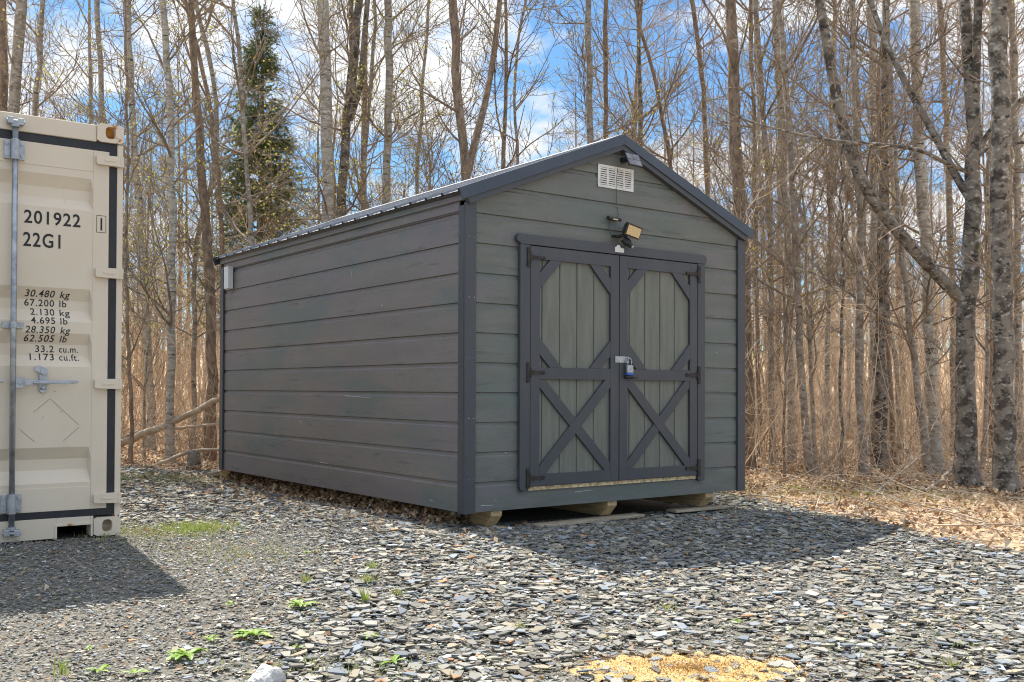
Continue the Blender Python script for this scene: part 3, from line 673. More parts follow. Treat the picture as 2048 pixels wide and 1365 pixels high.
# side walls, corrugated, roof, rear
b = MB(); n = 0; prof = []; yy = .16
while yy < CL - .16:
    for dy, dx in ((0, 0), (.07, 0), (.14, .036), (.21, .036)): prof.append((min(yy + dy, CL - .12), dx))
    yy += .278
for sx_, s in ((-.002, -1), (-CW + .002, 1)):
    V = []
    for y_, d in prof: V += [(sx_ + s * d, y_, .10), (sx_ + s * d, y_, 2.53)]
    b.poly(V, [(2 * i, 2 * i + 2, 2 * i + 3, 2 * i + 1) for i in range(len(prof) - 1)])
b.box(-CW + .01, -.01, CL - .03, CL - .01, .1, 2.53)
b.build('side_wall', 'cream', ct)
b = MB().box(-CW + .006, -.006, .105, CL - .01, 2.54, 2.566); b.build('roof', 'cream', ct)
b = MB().box(-.06, -.001, .17, CL - .17, .0, .10); b.box(-CW + .001, -CW + .06, .17, CL - .17, .0, .10); b.box(-.06, -.001, .17, CL - .17, 2.532, 2.588); b.box(-CW + .001, -CW + .06, .17, CL - .17, 2.532, 2.588); b.each('side_rail', 'cream', ct, bevel=.004)
MB().box(-CW + .07, -.07, .13, CL - .04, .10, .14).build('floor', 'dark', ct)
# corner castings with their oval holes
def casting(x0, z0, y0, name_mat='cream_rust', front=True):
    cst = MB(); x1 = x0 + .162; z1 = z0 + .118; xc = (x0 + x1) / 2; zc = (z0 + z1) / 2 + .004
    nseg = 24; hw, hh = .031, .039
    ring = []; outer = []
    for i in range(nseg):
        t = 2 * math.pi * i / nseg; c_, s_2 = math.cos(t), math.sin(t)
        sq = lambda v: math.copysign(abs(v) ** .75, v)
        ring.append((xc + hw * sq(c_), zc + hh * sq(s_2)))
        k_ = min((.0805) / max(abs(c_), 1e-6), (.0585) / max(abs(s_2), 1e-6)); outer.append((xc + c_ * k_, (z0 + z1) / 2 + s_2 * k_))
    V = [(a, y0, c_) for a, c_ in outer] + [(a, y0, c_) for a, c_ in ring] + [(a, y0 + .05, c_) for a, c_ in ring] + [(a, y0 + .178, c_) for a, c_ in outer]
    m_ = nseg; F = []
    for i in range(m_):
        j = (i + 1) % m_; F += [(i, j, m_ + j, m_ + i), (m_ + i, m_ + j, 2 * m_ + j, 2 * m_ + i), (i, 3 * m_ + i, 3 * m_ + j, j)]
    F.append(tuple(range(3 * m_, 4 * m_)))
    cst.poly(V, F); o = cst.build('corner_casting', name_mat, ct, bevel=.0)
    MB().box(xc - .045, xc + .045, y0 + .051, y0 + .06, zc - .05, zc + .05).build('hole_lining', 'rust' if z0 > 1 else 'wood_old', o)
    return o
casting(-.162, 2.480, -.007); casting(-CW, 2.480, -.007); casting(-.162, -.004, -.007, 'cream'); casting(-CW, -.004, -.007, 'cream')
casting(-.162, 2.480, CL - .178); casting(-CW, 2.480, CL - .178); casting(-.162, -.004, CL - .178); casting(-CW, -.004, CL - .178)
# doors
PZ = [(.168, 0), (.312, 0), (.339, 0), (.419, .038), (.486, .038), (.559, 0), (1.057, 0), (1.124, .038), (1.194, .038), (1.264, 0), (1.335, 0), (1.406, .038), (1.468, .038), (1.543, 0), (2.037, 0), (2.100, .038), (2.166, .038), (2.240, 0), (2.287, 0), (2.423, 0)]
def pdepth(z): return float(np.interp(z, [p[0] for p in PZ], [p[1] for p in PZ]))
def container_door(x0, x1, hinge_side):
    d = empty('door', (0, 0, 0), 0, ct)
    fy = .012
    xi0, xi1 = x0 + .095, x1 - .095
    b = MB()
    for i in range(len(PZ) - 1):
        (za, da), (zb, db) = PZ[i], PZ[i + 1]
        if .30 < za < 2.28:
            b.poly([(xi0 + .015, fy + .003 + da, za), (xi1 - .015, fy + .003 + da, za), (xi1 - .015, fy + .003 + db, zb), (xi0 + .015, fy + .003 + db, zb)], [(0, 1, 2, 3)])
            for xe, xo in ((xi0, xi0 + .015), (xi1, xi1 - .015)):
                b.poly([(xe, fy + .003, za), (xe, fy + .003, zb), (xo, fy + .003 + db, zb), (xo, fy + .003 + da, za)], [(0, 1, 2, 3)])
    b.build('door_panel', 'cream', d)
    b = MB(); b.box(x0, xi0, fy, fy + .05, .168, 2.4235); b.box(xi1, x1, fy, fy + .05, .168, 2.4235); b.box(xi0 + .0003, xi1 - .0003, fy, fy + .05, .168, .312); b.box(xi0 + .0003, xi1 - .0003, fy, fy + .05, 2.287, 2.4235)
    b.each('door_frame', 'cream', d, bevel=.002)
    # gasket
    g0, g1 = (x0 - .004, x1 + .0455) if hinge_side > 0 else (x0 - .0455, x1 + .004)
    b = MB(); b.box(g0, g1, fy + .000, fy + .04, 2.424, 2.4765); b.box(g0, g1, fy, fy + .04, .1245, .1675)
    if hinge_side > 0: b.box(x1 + .0005, g1, fy - .0008, fy + .04, .1672, 2.4243)
    else: b.box(g0, x0 - .0005, fy - .0008, fy + .04, .1672, 2.4243)
    b.each('gasket', 'rubber', d)
    for zc in (2.363, 1.652, .952, .232):
        s = hinge_side; xe = (0 if s > 0 else -CW)
        b = MB(); pts = []
        prof = [(-.166, -.022), (-.158, -.029), (-.02, -.033), (-.0, -.033), (-.0, .033), (-.02, .033), (-.158, .029), (-.166, .022)]
        b.prism([(xe + s * a, zc + c_) for a, c_ in prof], -.022, fy - .0004)
        b.prism([(xe + s * a, zc + c_) for a, c_ in [(-.12, -.007), (-.05, -.005), (-.05, .005), (-.12, .007)]], -.0255, -.0222)
        b.cyl((xe - s * .014, -.012, zc - .034), (xe - s * .014, -.012, zc + .034), .0145, n=14)
        b.build('hinge', 'cream', d, bevel=.005)
    return d
dR = container_door(-1.216, -.083, 1); dL = container_door(-CW + .083, -1.222, -1)
def lock_rod(xr, door, handle_dir):
    ry = -.028
    b = MB().cyl((xr, ry, .060), (xr, ry, 2.515), .0168, n=18); rod = b.build('lock_rod', 'galv', door, smooth=False)
    for p in rod.data.polygons: p.use_smooth = len(p.vertices) == 4
    for z0, z1, full in ((2.302, 2.412, 1), (.176, .283, 1), (1.283, 1.320, 0)):
        b = MB()
        if full:
            b.box(xr - .056, xr - .022, -.010, .0116, z0, z1); b.box(xr + .022, xr + .056, -.010, .0116, z0, z1)
            b.cyl((xr, ry, z0 - .006), (xr, ry, z1 + .006), .025, n=16)
            for sx_ in (-.040, .040):
                for zz in (z0 + .02, z1 - .02): b.cyl((xr + sx_, -.016, zz), (xr + sx_, -.009, zz), .009, n=8)
        else:
            b.box(xr - .058, xr + .058, -.012, .0116, z0, z1); b.cyl((xr, ry, z0), (xr, ry, z1), .0225, n=16)
            for sx_ in (-.042, .042): b.cyl((xr + sx_, -.018, (z0 + z1) / 2), (xr + sx_, -.011, (z0 + z1) / 2), .009, n=8)
        b.build('rod_bracket', 'galv_pale', rod, bevel=.002)
    for zc, s in ((2.525, 1), (.058, -1)):
        b = MB(); b.box(xr - .045, xr - .012, -.05, .0028, zc - .018, zc + .022); b.box(xr + .010, xr + .045, -.05, .0028, zc - .022, zc + .018); b.cyl((xr - .05, -.034, zc), (xr + .05, -.034, zc - .004), .013, n=10); b.cyl((xr, ry, zc - s * .035), (xr, ry, zc - s * .012), .026, n=12); b.build('cam_keeper', 'galv_pale', rod, bevel=.003)
    s = handle_dir
    b = MB(); b.prism([(xr + s * .010, .923), (xr + s * .066, .923), (xr + s * .066, .986), (xr + s * .010, .986)], -.034, -.022)
    b.prism([(xr + s * .06, .940), (xr + s * .20, .945), (xr + s * .20, .970), (xr + s * .06, .974)], -.038, -.030)
    b.prism([(xr + s * .11, .952), (xr + s * .30, .948), (xr + s * .365, .956), (xr + s * .365, .972), (xr + s * .30, .974), (xr + s * .11, .962)], -.052, -.036)
    b.cyl((xr + s * .036, -.040, .955), (xr + s * .036, -.033, .955), .010); b.build('handle', 'galv_pale', rod, bevel=.003)
    xc = xr + s * .172
    b = MB(); b.prism([(xc - .022, .912), (xc + .022, .912), (xc + .022, 1.02), (xc - .022, 1.02)], -.004, .0147); b.cyl((xc, -.004, .915), (xc, .0145, .915), .022); b.cyl((xc, -.018, .928), (xc, -.004, .928), .011); b.cyl((xc + .004, -.018, 1.026), (xc + .004, .0145, 1.026), .022); b.prism([(xc - .05, 1.03), (xc - .01, 1.01), (xc + .01, 1.04), (xc - .02, 1.062), (xc - .045, 1.058)], -.012, -.004)
    b.build('handle_catch', 'galv_pale', rod, bevel=.002)
lock_rod(-.633, dR, 1); lock_rod(-1.05, dR, 1); lock_rod(-CW + .633, dL, -1); lock_rod(-CW + 1.05, dL, -1)
# lettering
def text_mesh(txt, x, z, h, wscale, shear=0.0, bold=0.0, right=None, parent=dR, m='ink'):
    cu = bpy.data.curves.new('text', 'FONT'); cu.body = txt; cu.size = 1.0; cu.resolution_u = 4; cu.offset = bold; cu.space_character = 1.12; cu.shear = shear
    to = bpy.data.objects.new('text', cu); C.objects.link(to)
    me = bpy.data.meshes.new_from_object(to.evaluated_get(bpy.context.evaluated_depsgraph_get()))
    bpy.data.objects.remove(to)
    V = np.array([v.co for v in me.vertices]); capz = .70; sc = h / capz
    V = V * sc; V[:, 0] *= wscale
    if right is not None:  # fit the string between x and right
        V[:, 0] = (V[:, 0] - V[:, 0].min()) / (V[:, 0].max() - V[:, 0].min()) * (right - x)
    for v, c_ in zip(me.vertices, V): v.co = (x + c_[0], 0, z + c_[1])
    bm = bmesh.new(); bm.from_mesh(me)
    for pz, _ in PZ: bmesh.ops.bisect_plane(bm, geom=bm.verts[:] + bm.edges[:] + bm.faces[:], plane_co=(0, 0, pz), plane_no=(0, 0, 1))
    for v in bm.verts: v.co.y = (.0149 + pdepth(v.co.z) if v.co.x < -.178 else .012) - .0012
    bm.normal_update()
    for f in bm.faces:
        if f.normal.y > 0: f.normal_flip()
    bm.to_mesh(me); bm.free(); me.materials.clear(); me.materials.append(MT[m])
    o = bpy.data.objects.new('lettering', me); C.objects.link(o); o.parent = parent; return o
text_mesh('201922', -.574, 1.930, .078, .66, right=-.252, bold=.016)
text_mesh('22G1', -.578, 1.788, .084, .66, right=-.367, bold=.016)
text_mesh('1', -.134, 1.922, .078, .5, bold=.012, right=-.123)
rows = [('30.480', 'kg', 1.484, -.562, -.0), ('67.200', 'lb', 1.428, -.562, 0), ('2.130', 'kg', 1.372, -.530, 0), ('4.695', 'lb', 1.319, -.530, 0), ('28.350', 'kg', 1.262, -.562, 0), ('62.505', 'lb', 1.209, -.565, 0), ('33.2', 'cu.m.', 1.146, -.498, 0), ('1.173', 'cu.ft.', 1.096, -.530, 0)]
for i, (a, u_, zz, xl, _) in enumerate(rows):
    sh_ = .18 if i in (0, 4, 5) else .0
    text_mesh(a, xl, zz, .041, .62, right=-.393, bold=.010, shear=sh_)
    text_mesh(u_, -.363, zz, .040, .62, right={'kg': -.305, 'lb': -.322, 'cu.m.': -.252, 'cu.ft.': -.248}[u_], bold=.010, shear=sh_)
text_mesh('0', -.775, 1.240, .090, .66, right=-.700, bold=.016)
b = MB(); xa, xb, za, zb, t_, yy = -.158, -.100, 1.907, 2.016, .0028, .0108
b.box(xa, xb, yy, yy + .0008, za, za + t_); b.box(xa, xb, yy, yy + .0008, zb - t_, zb); b.box(xa, xa + t_, yy, yy + .0008, za + t_, zb - t_); b.box(xb - t_, xb, yy, yy + .0008, za + t_, zb - t_)
b.build('lettering_box', 'ink', dR)
b = MB(); cxs, czs, r_ = -.418, .690, .170
def scuff(p, q_):
    bar(b, (cxs + p[0] * r_, czs + p[1] * r_), (cxs + q_[0] * r_, czs + q_[1] * r_), .0022, .0136, .0143)
scuff((-.55, .5), (0, 1)); scuff((0, 1), (.98, .04)); scuff((.98, -.06), (.45, -.55)); scuff((-.98, -.1), (-.5, -.55)); scuff((-.25, .3), (-.2, .35)); scuff((.35, .5), (.42, .55)); scuff((.1, 1.3), (.2, 1.24))
b.each('scuff_mark', 'ink_grey', dR)

# ------------------------------------------------------------------ branching plants
def unit(v): return v / np.maximum(np.linalg.norm(v, axis=-1, keepdims=True), 1e-9)
def tubes(P, Rr, sides):
    B, n, _ = P.shape
    T = np.empty_like(P); T[:, 1:-1] = P[:, 2:] - P[:, :-2]; T[:, 0] = P[:, 1] - P[:, 0]; T[:, -1] = P[:, -1] - P[:, -2]; T = unit(T)
    m = unit(P[:, -1] - P[:, 0]); ref = np.where(np.abs(m[:, 2:3]) < .8, np.array([[0, 0, 1.]]), np.array([[1., 0, 0]]))
    U = unit(np.cross(T, ref[:, None, :])); Wv = np.cross(T, U)
    a = np.arange(sides) * 2 * np.pi / sides
    V = P[:, :, None, :] + Rr[:, :, None, None] * (U[:, :, None, :] * np.cos(a)[None, None, :, None] + Wv[:, :, None, :] * np.sin(a)[None, None, :, None])
    i = np.arange(sides); j = (i + 1) % sides
    base = (np.arange(B) * n * sides)[:, None, None] + (np.arange(n - 1) * sides)[None, :, None]
    F = np.stack([base + i, base + j, base + j + sides, base + i + sides], -1).reshape(-1, 4)
    return V.reshape(-1, 3), F
class Acc:
    def __init__(s): s.V = []; s.F = []; s.n = 0
    def add(s, V, F): s.V.append(V); s.F.append(F + s.n); s.n += len(V)
    def tubes(s, P, Rr, sides):
        if len(P): s.add(*tubes(P, Rr, sides))
    def build(s, name, m, parent=None, smooth=True): return mk(name, np.concatenate(s.V), [np.concatenate(s.F)], m, parent, smooth=smooth)
def paths(start, d, length, n, wob, up):
    P = np.empty((len(start), n, 3)); P[:, 0] = start; d = unit(d); st = (length / (n - 1))[:, None]
    for i in range(1, n):
        d = unit(d + rng.normal(0, wob, d.shape) + np.array([0, 0, up])); P[:, i] = P[:, i - 1] + d * st
    return P
def spawn(P, Rr, n, t0, t1, a0, a1, weight=None, bias=None):
    B, k, _ = P.shape
    L_ = np.linalg.norm(P[:, -1] - P[:, 0], axis=1) if weight is None else weight
    b = rng.choice(B, n, p=L_ / L_.sum()); t = rng.uniform(t0, t1, n); f = t * (k - 1); i = np.minimum(f.astype(int), k - 2); fr = (f - i)[:, None]
    p = P[b, i] * (1 - fr) + P[b, i + 1] * fr; r = Rr[b, i] * (1 - fr[:, 0]) + Rr[b, i + 1] * fr[:, 0]
    T = unit(P[b, i + 1] - P[b, i]); rd = rng.normal(0, 1, (n, 3)); per = unit(rd - (rd * T).sum(1, keepdims=True) * T)
    if bias is not None: per = unit(per + bias)
    a = np.radians(rng.uniform(a0, a1, n))[:, None]
    return p, unit(T * np.cos(a) + per * np.sin(a)), r, t, b
def taper(r0, n, end=.25): return r0[:, None] * (1 - (1 - end) * np.linspace(0, 1, n) ** .9)[None]
def bud_quads(P, size):
    n = len(P); a = rng.normal(0, 1, (n, 3)); u = unit(a) * size[:, None]; w = unit(np.cross(u, rng.normal(0, 1, (n, 3)))) * size[:, None] * .4
    V = np.stack([P, P + u * .6 + w, P + u * 1.2, P + u * .6 - w], 1).reshape(-1, 3); return V, np.arange(n * 4).reshape(n, 4)
def tree_geo(path, rad, n1, n2, n3, blen=1.7, t0=.15, ang=(40, 80), up=.075, tw=.0045, sides=9, limbs=None):
    """path (N,3) rad (N,) -> trunk Acc, crown Acc, bud points"""
    tr = Acc(); cr_ = Acc(); P0 = path[None]; R0 = rad[None]
    tr.tubes(P0, R0, sides)
    srcP, srcR = P0, R0
    p, d, r, t, _ = spawn(P0, R0, n1, t0, .99, *ang)
    ln = blen * rng.uniform(.45, 1.25, n1) * (1.1 - .5 * t)
    P1 = paths(p, d, ln, 9, .10, up); r1 = np.minimum(r * .55, rng.uniform(.4, 1, n1) * .011 * blen + .004); R1 = taper(np.maximum(r1, tw * 1.5), 9, .3)
    cr_.tubes(P1, R1, 5)
    if limbs:
        for lp, lr in limbs:
            tr.tubes(lp[None], lr[None], max(6, sides - 2))
            k = max(3, n1 // 3); p, d, r, t, _ = spawn(lp[None], lr[None], k, .2, 1, 25, 60); PL = paths(p, d, blen * rng.uniform(.3, .9, k), 9, .10, up); RL = taper(np.maximum(np.minimum(r * .5, .012), tw * 1.4), 9, .3)
            cr_.tubes(PL, RL, 5); P1 = np.concatenate([P1, PL]); R1 = np.concatenate([R1, RL])
    p, d, r, t, _ = spawn(P1, R1, n2, .12, 1, 25, 60)
    P2 = paths(p, d, blen * .45 * rng.uniform(.4, 1.2, n2), 6, .13, up * .8); R2 = taper(np.maximum(np.minimum(r * .7, tw * 1.8), tw * 1.1), 6, .5); cr_.tubes(P2, R2, 3)
    p, d, r, t, _ = spawn(P2, R2, n3, .1, 1, 20, 60)
    P3 = paths(p, d, blen * .20 * rng.uniform(.4, 1.2, n3), 4, .14, up * .6); R3 = taper(np.full(n3, tw), 4, .6); cr_.tubes(P3, R3, 3)
    tips = np.concatenate([P3[:, -1], P3[:, 2], P2[:, -1]])
    return tr, cr_, tips
def smooth_path(pts, n):
    pts = np.array(pts, float); s = np.concatenate([[0], np.cumsum(np.linalg.norm(np.diff(pts, axis=0), axis=1))]); u = np.linspace(0, s[-1], n)
    Q = np.stack([np.interp(u, s, pts[:, i]) for i in range(pts.shape[1])], 1)
    for _ in range(2): Q[1:-1] = .25 * Q[:-2] + .5 * Q[1:-1] + .25 * Q[2:]
    return Q
def make_tree(name, label, cat, group, base, path, rad, bark, twig, bud, nb, **kw):
    root = empty(name, tuple(base)); tag(root, label, cat, group)
    P = path - base
    limbs = kw.pop('limbs', None)
    if limbs: limbs = [(lp - base, lr) for lp, lr in limbs]
    tr, cr_, tips = tree_geo(P, rad, limbs=limbs, **kw)
    tr.build('trunk', bark, root); c = cr_.build('crown', twig, root)
    if bud and nb:
        k = rng.choice(len(tips), min(int(nb * 1.4), len(tips)), replace=False); V, F = bud_quads(tips[k], rng.uniform(.022, .042, len(k)) * (.62 if bud == 'bud_orange' else 1))
        mk('leaves', V, [F], bud, c)['kind'] = 'stuff'
    return root
def hero(label, pix, D, widths, bark='bark_grey', twig='twig', bud='bud_orange', nb=500, top=10.5, n1=22, n2=130, n3=520, limb_pix=(), group=None, name='bare_tree', **kw):
    """pix: trunk centre line from low to high; D depth; widths px at low and high"""
    pts = [at(px, py, D) for px, py in pix]
    low = pts[0]; base = np.array([low[0], low[1], 0.]); base[2] = gz(low[0], low[1]) - .05
    if low[2] > base[2] + .05:
        dirn = pts[1] - pts[0]; dirn = dirn / max(dirn[2], .1); base[:2] = (low - dirn * (low[2] - base[2]) * .6)[:2]; base[2] = gz(base[0], base[1]) - .05
        pts = [base] + pts
    else: pts[0] = base
    zt = pts[-1][2]; ext_ = []
    dirn = unit(pts[-1] - pts[-2]); p = pts[-1].copy(); 
    while p[2] < top: dirn = unit(dirn + rng.normal(0, .04, 3) + np.array([0, 0, .05])); p = p + dirn * 1.0; ext_.append(p.copy())
    P = smooth_path(pts + ext_, 30)
    P[1:, :2] += rng.normal(0, .012, (29, 2))
    h = (P[:, 2] - P[0, 2]); hv = zt - P[0, 2]
    r_low, r_high = widths[0] * D / FPX / 2, widths[1] * D / FPX / 2
    rad = np.where(h < hv, r_low + (r_high - r_low) * h / hv, r_high * (1 - .8 * (h - hv) / max(h[-1] - hv, .1)))
    rad = rad * (1 + .35 * np.exp(-h / .22)) * rng.uniform(.95, 1.05, 30); rad = np.maximum(rad, .006)
    limbs = []
    for lp, lw in limb_pix:
        q_ = smooth_path([at(px, py, D + dd) for px, py, dd in lp], 22); limbs.append((q_, np.linspace(lw[0], lw[1], 22) * D / FPX / 2))
    return make_tree(name, label, 'tree', group, base, P, rad, bark, twig, bud, nb, n1=n1, n2=n2, n3=n3, limbs=limbs, **kw)
H = hero
# --- right hand stand
H('thick forked tree with dark mottled bark and a long limb bowed left', [(1935, 970), (1931, 760), (1930, 640), (1936, 540), (1946, 420), (1952, 330), (1946, 205), (1936, 90), (1927, 0)], 10.9, (44, 22), 'bark_dark', nb=300, n1=14, n2=80, n3=320, blen=1.1,
  limb_pix=[([(1925, 600, 0), (1874, 555, -.1), (1808, 476, -.2), (1759, 427, -.3), (1710, 345, -.4), (1681, 246, -.5), (1660, 123, -.6), (1636, -10, -.7), (1615, -160, -.8), (1600, -400, -1)], (26, 13)),
            ([(1942, 402, 0), (1915, 361, .1), (1874, 279, .2), (1820, 185, .4), (1775, 94, .5), (1738, 0, .6), (1700, -120, .7)], (17, 9)),
            ([(1950, 205, 0), (1952, 130, -.1), (1957, 0, -.2), (1965, -200, -.2)], (18, 14)),
            ([(1955, 300, 0), (1990, 250, -.1), (2048, 195, -.2), (2120, 140, -.3)], (13, 8)),
            ([(1950, 318, 0), (1975, 296, .1), (2048, 284, .2), (2120, 292, .3)], (9, 5)),
            ([(1952, 350, 0), (1890, 328, -.2), (1849, 300, -.4), (1767, 289, -.6), (1685, 285, -.8), (1603, 271, -1), (1480, 240, -1.2), (1440, 215, -1.3)], (9, 3))])
H('thickest straight tree with dark lower bark at the right edge', [(2013, 990), (2008, 800), (2003, 600), (2001, 400), (2000, 200), (1996, 0)], 10.4, (42, 34), 'bark_dark', nb=250, n1=12, n2=70, n3=300, blen=1.1)
H('pale grey tree standing left of the dark forked tree', [(1874, 960), (1862, 750), (1853, 500), (1841, 330), (1833, 150), (1829, 0)], 13, (26, 21), 'bark_birch', n1=12)
H('leaning slim tree crossing low before the pale grey tree', [(1857, 950), (1829, 730), (1812, 600), (1800, 480), (1790, 330)], 12.4, (17, 8), 'bark_grey', top=7)
H('dark stout tree fourth from the right edge', [(1759, 958), (1762, 760), (1766, 500), (1768, 250), (1770, 0)], 13.4, (30, 14), 'bark_dark')
H('tree with white flecked bark right behind the thin dark sapling', [(1726, 968), (1716, 765), (1720, 500), (1712, 250), (1702, 0)], 12.2, (18, 10), 'bark_grey')
H('straight grey tree halfway along the right stand', [(1745, 940), (1746, 700), (1747, 400), (1746, 200), (1743, 0)], 15.5, (20, 16), 'bark_birch')
H('thin dark sapling rising straight from the leaf bank', [(1681, 985), (1682, 760), (1686, 560), (1684, 380)], 11.4, (7, 4), 'bark_dark', top=5.5, blen=.8, n1=16)
H('smooth grey tree with a bend low on its trunk', [(1623, 957), (1600, 800), (1599, 640), (1590, 420), (1575, 200), (1560, 0)], 12.0, (17, 10), 'bark_grey')
H('rotten barked stub backed tree beside the right shed corner', [(1497, 948), (1492, 760), (1488, 560), (1478, 400), (1468, 200), (1461, 0)], 13.2, (30, 22), 'bark_brown', n1=20)
H('slender tree between the rotten one and the grey pair', [(1545, 940), (1541, 600), (1533, 290), (1520, 130), (1511, 0)], 14.2, (12, 11), 'bark_grey')
H('taller of the two close grey trunks near the shed eave', [(1583, 935), (1578, 560), (1565, 290), (1556, 120), (1548, 0)], 14.6, (16, 14), 'bark_birch')
H('narrow tree seen through the bowed limb', [(1800, 930), (1795, 700), (1725, 500), (1718, 240), (1702, 0)], 17, (10, 8), 'bark_grey')
H('rusty brown tree deep between two dark trunks', [(1985, 930), (1978, 700), (1975, 400), (1990, 200), (2010, 0)], 15.5, (16, 12), 'bark_brown')
H('faint grey tree hard against the right frame edge', [(2042, 940), (2035, 700), (2034, 400), (2028, 100), (2024, 0)], 14.8, (18, 12), 'bark_grey')
H('crooked young tree leaning right beside the straight grey one', [(1790, 945), (1778, 700), (1768, 450), (1752, 280), (1758, 120), (1775, 0)], 14, (10, 7), 'bark_brown')
H('brown pole tree just right of the shed wall', [(1520, 955), (1516, 700), (1512, 480), (1505, 200), (1500, 0)], 15.4, (9, 8), 'bark_brown')
H('pale pole tree in the gap right of the low bent trunk', [(1652, 945), (1655, 700), (1660, 420), (1664, 200), (1670, 0)], 15.8, (11, 8), 'bark_birch')
H('mottled tree partly hidden by the dark forked tree', [(1905, 940), (1908, 700), (1900, 450), (1890, 200), (1880, 0)], 16.5, (14, 11), 'bark_grey')
# --- behind the roof
H('pale spotted birch rising over the middle of the roof', [(655, 500), (653, 300), (650, 150), (644, 0)], 15.0, (25, 22), 'bark_birch', n1=22, bud='bud_green')
H('mossy dark tree forking over the roof beside the birch', [(684, 480), (686, 330), (696, 230), (708, 120), (718, 0)], 16.2, (26, 15), 'bark_dark', bud='bud_green', nb=900, limb_pix=[([(690, 300, 0), (695, 200, .3), (705, 100, .4), (700, -60, .4)], (14, 9)), ([(700, 240, 0), (722, 170, -.3), (730, 60, -.4), (742, -80, -.5)], (14, 9))])
H('grey tree with yellow green shoots over the roof', [(772, 470), (774, 300), (778, 150), (776, 0)], 16.0, (18, 15), 'bark_birch', bud='bud_green', nb=1300, n1=34, n2=200, n3=800)
H('slim leafing tree between the mossy fork and shooting tree', [(725, 490), (730, 300), (745, 150), (752, 0)], 17.5, (10, 7), 'bark_grey', bud='bud_green', nb=900)
H('cracked reddish tree splitting in two above the roof slope', [(935, 430), (932, 335), (918, 230), (908, 120), (905, 0)], 14.2, (22, 17), 'bark_brown', limb_pix=[([(936, 345, 0), (948, 290, .2), (968, 220, .4), (985, 130, .6), (1000, 0, .8), (1010, -140, .9)], (16, 9))], n1=22)
H('straight bare pole tree just left of the roof peak', [(1181, 400), (1181, 280), (1178, 140), (1175, 0)], 16.5, (15, 12), 'bark_grey', n1=22)
H('twin of the pole tree with leafy shoots near the roof peak', [(1213, 400), (1213, 270), (1211, 150), (1210, 0)], 17.6, (11, 9), 'bark_brown', bud='bud_green', nb=1000)
H('wispy tree left of the two poles over the roof', [(1040, 420), (1035, 300), (1025, 180), (1040, 60), (1060, -30)], 18, (8, 5), 'bark_grey', bud='bud_green', nb=700)
H('curved brown tree above the right roof slope', [(1352, 480), (1345, 330), (1320, 200), (1290, 90), (1270, 0)], 17, (10, 7), 'bark_brown', nb=900)
H('tree with copper buds over the right end of the roof', [(1420, 520), (1414, 300), (1405, 150), (1385, 0)], 18.5, (12, 9), 'bark_brown', nb=1200, n1=34, n2=210, n3=800)
H('thin grey tree standing above the middle roof slope', [(830, 470), (838, 300), (850, 140), (856, 0)], 19, (9, 6), 'bark_grey')
# --- left
H('thick smooth grey tree behind the container roof', [(20, 300), (28, 220), (36, 110), (42, 0)], 15, (25, 21), 'bark_grey', n1=20)
H('medium grey tree second from the left edge', [(60, 320), (68, 215), (78, 110), (86, 0)], 16, (11, 9), 'bark_grey')
H('shaggy brown tree at the far left edge', [(4, 300), (6, 150), (6, 0)], 16.5, (20, 18), 'bark_brown')
H('upright grey tree above the container casting', [(204, 320), (205, 200), (200, 110), (194, 0)], 15.6, (11, 10), 'bark_grey', bud='bud_green', nb=600)
H('blotchy straight tree in the gap between container and shed', [(343, 938), (341, 760), (343, 520), (342, 300), (337, 150), (326, 0)], 13.4, (17, 13), 'bark_birch', bud='bud_green', nb=700, n1=26)
H('broad shadowy tree against the rear shed corner', [(418, 945), (424, 760), (420, 560), (410, 400), (395, 200), (380, 0)], 14.3, (24, 12), 'bark_brown', bud='bud_green', nb=900)
H('pale birch deep in the gap beside the container', [(304, 930), (300, 760), (293, 600), (282, 460), (265, 250), (255, 0)], 16, (16, 12), 'bark_birch', bud='bud_green', nb=800)
H('curving tree to the right of the blotchy one', [(386, 940), (388, 760), (386, 640), (392, 480), (440, 300), (428, 150), (392, 0)], 14.8, (10, 9), 'bark_grey', bud='bud_green', nb=900)
H('lean grey tree in front of the spruce', [(505, 560), (500, 460), (490, 280), (480, 140), (465, 0)], 13.8, (11, 8), 'bark_grey', bud='bud_orange', nb=600)
H('crooked brown sapling next to the container edge', [(262, 935), (264, 800), (255, 640), (252, 500), (258, 300), (250, 120)], 13.2, (8, 5), 'bark_brown', top=6.5, bud='bud_green')
H('slanting tree with budding arms left of the spruce', [(452, 620), (440, 400), (425, 240), (400, 110), (370, 0)], 17, (11, 8), 'bark_brown', bud='bud_green', nb=1200, n1=36, n2=220, n3=850)

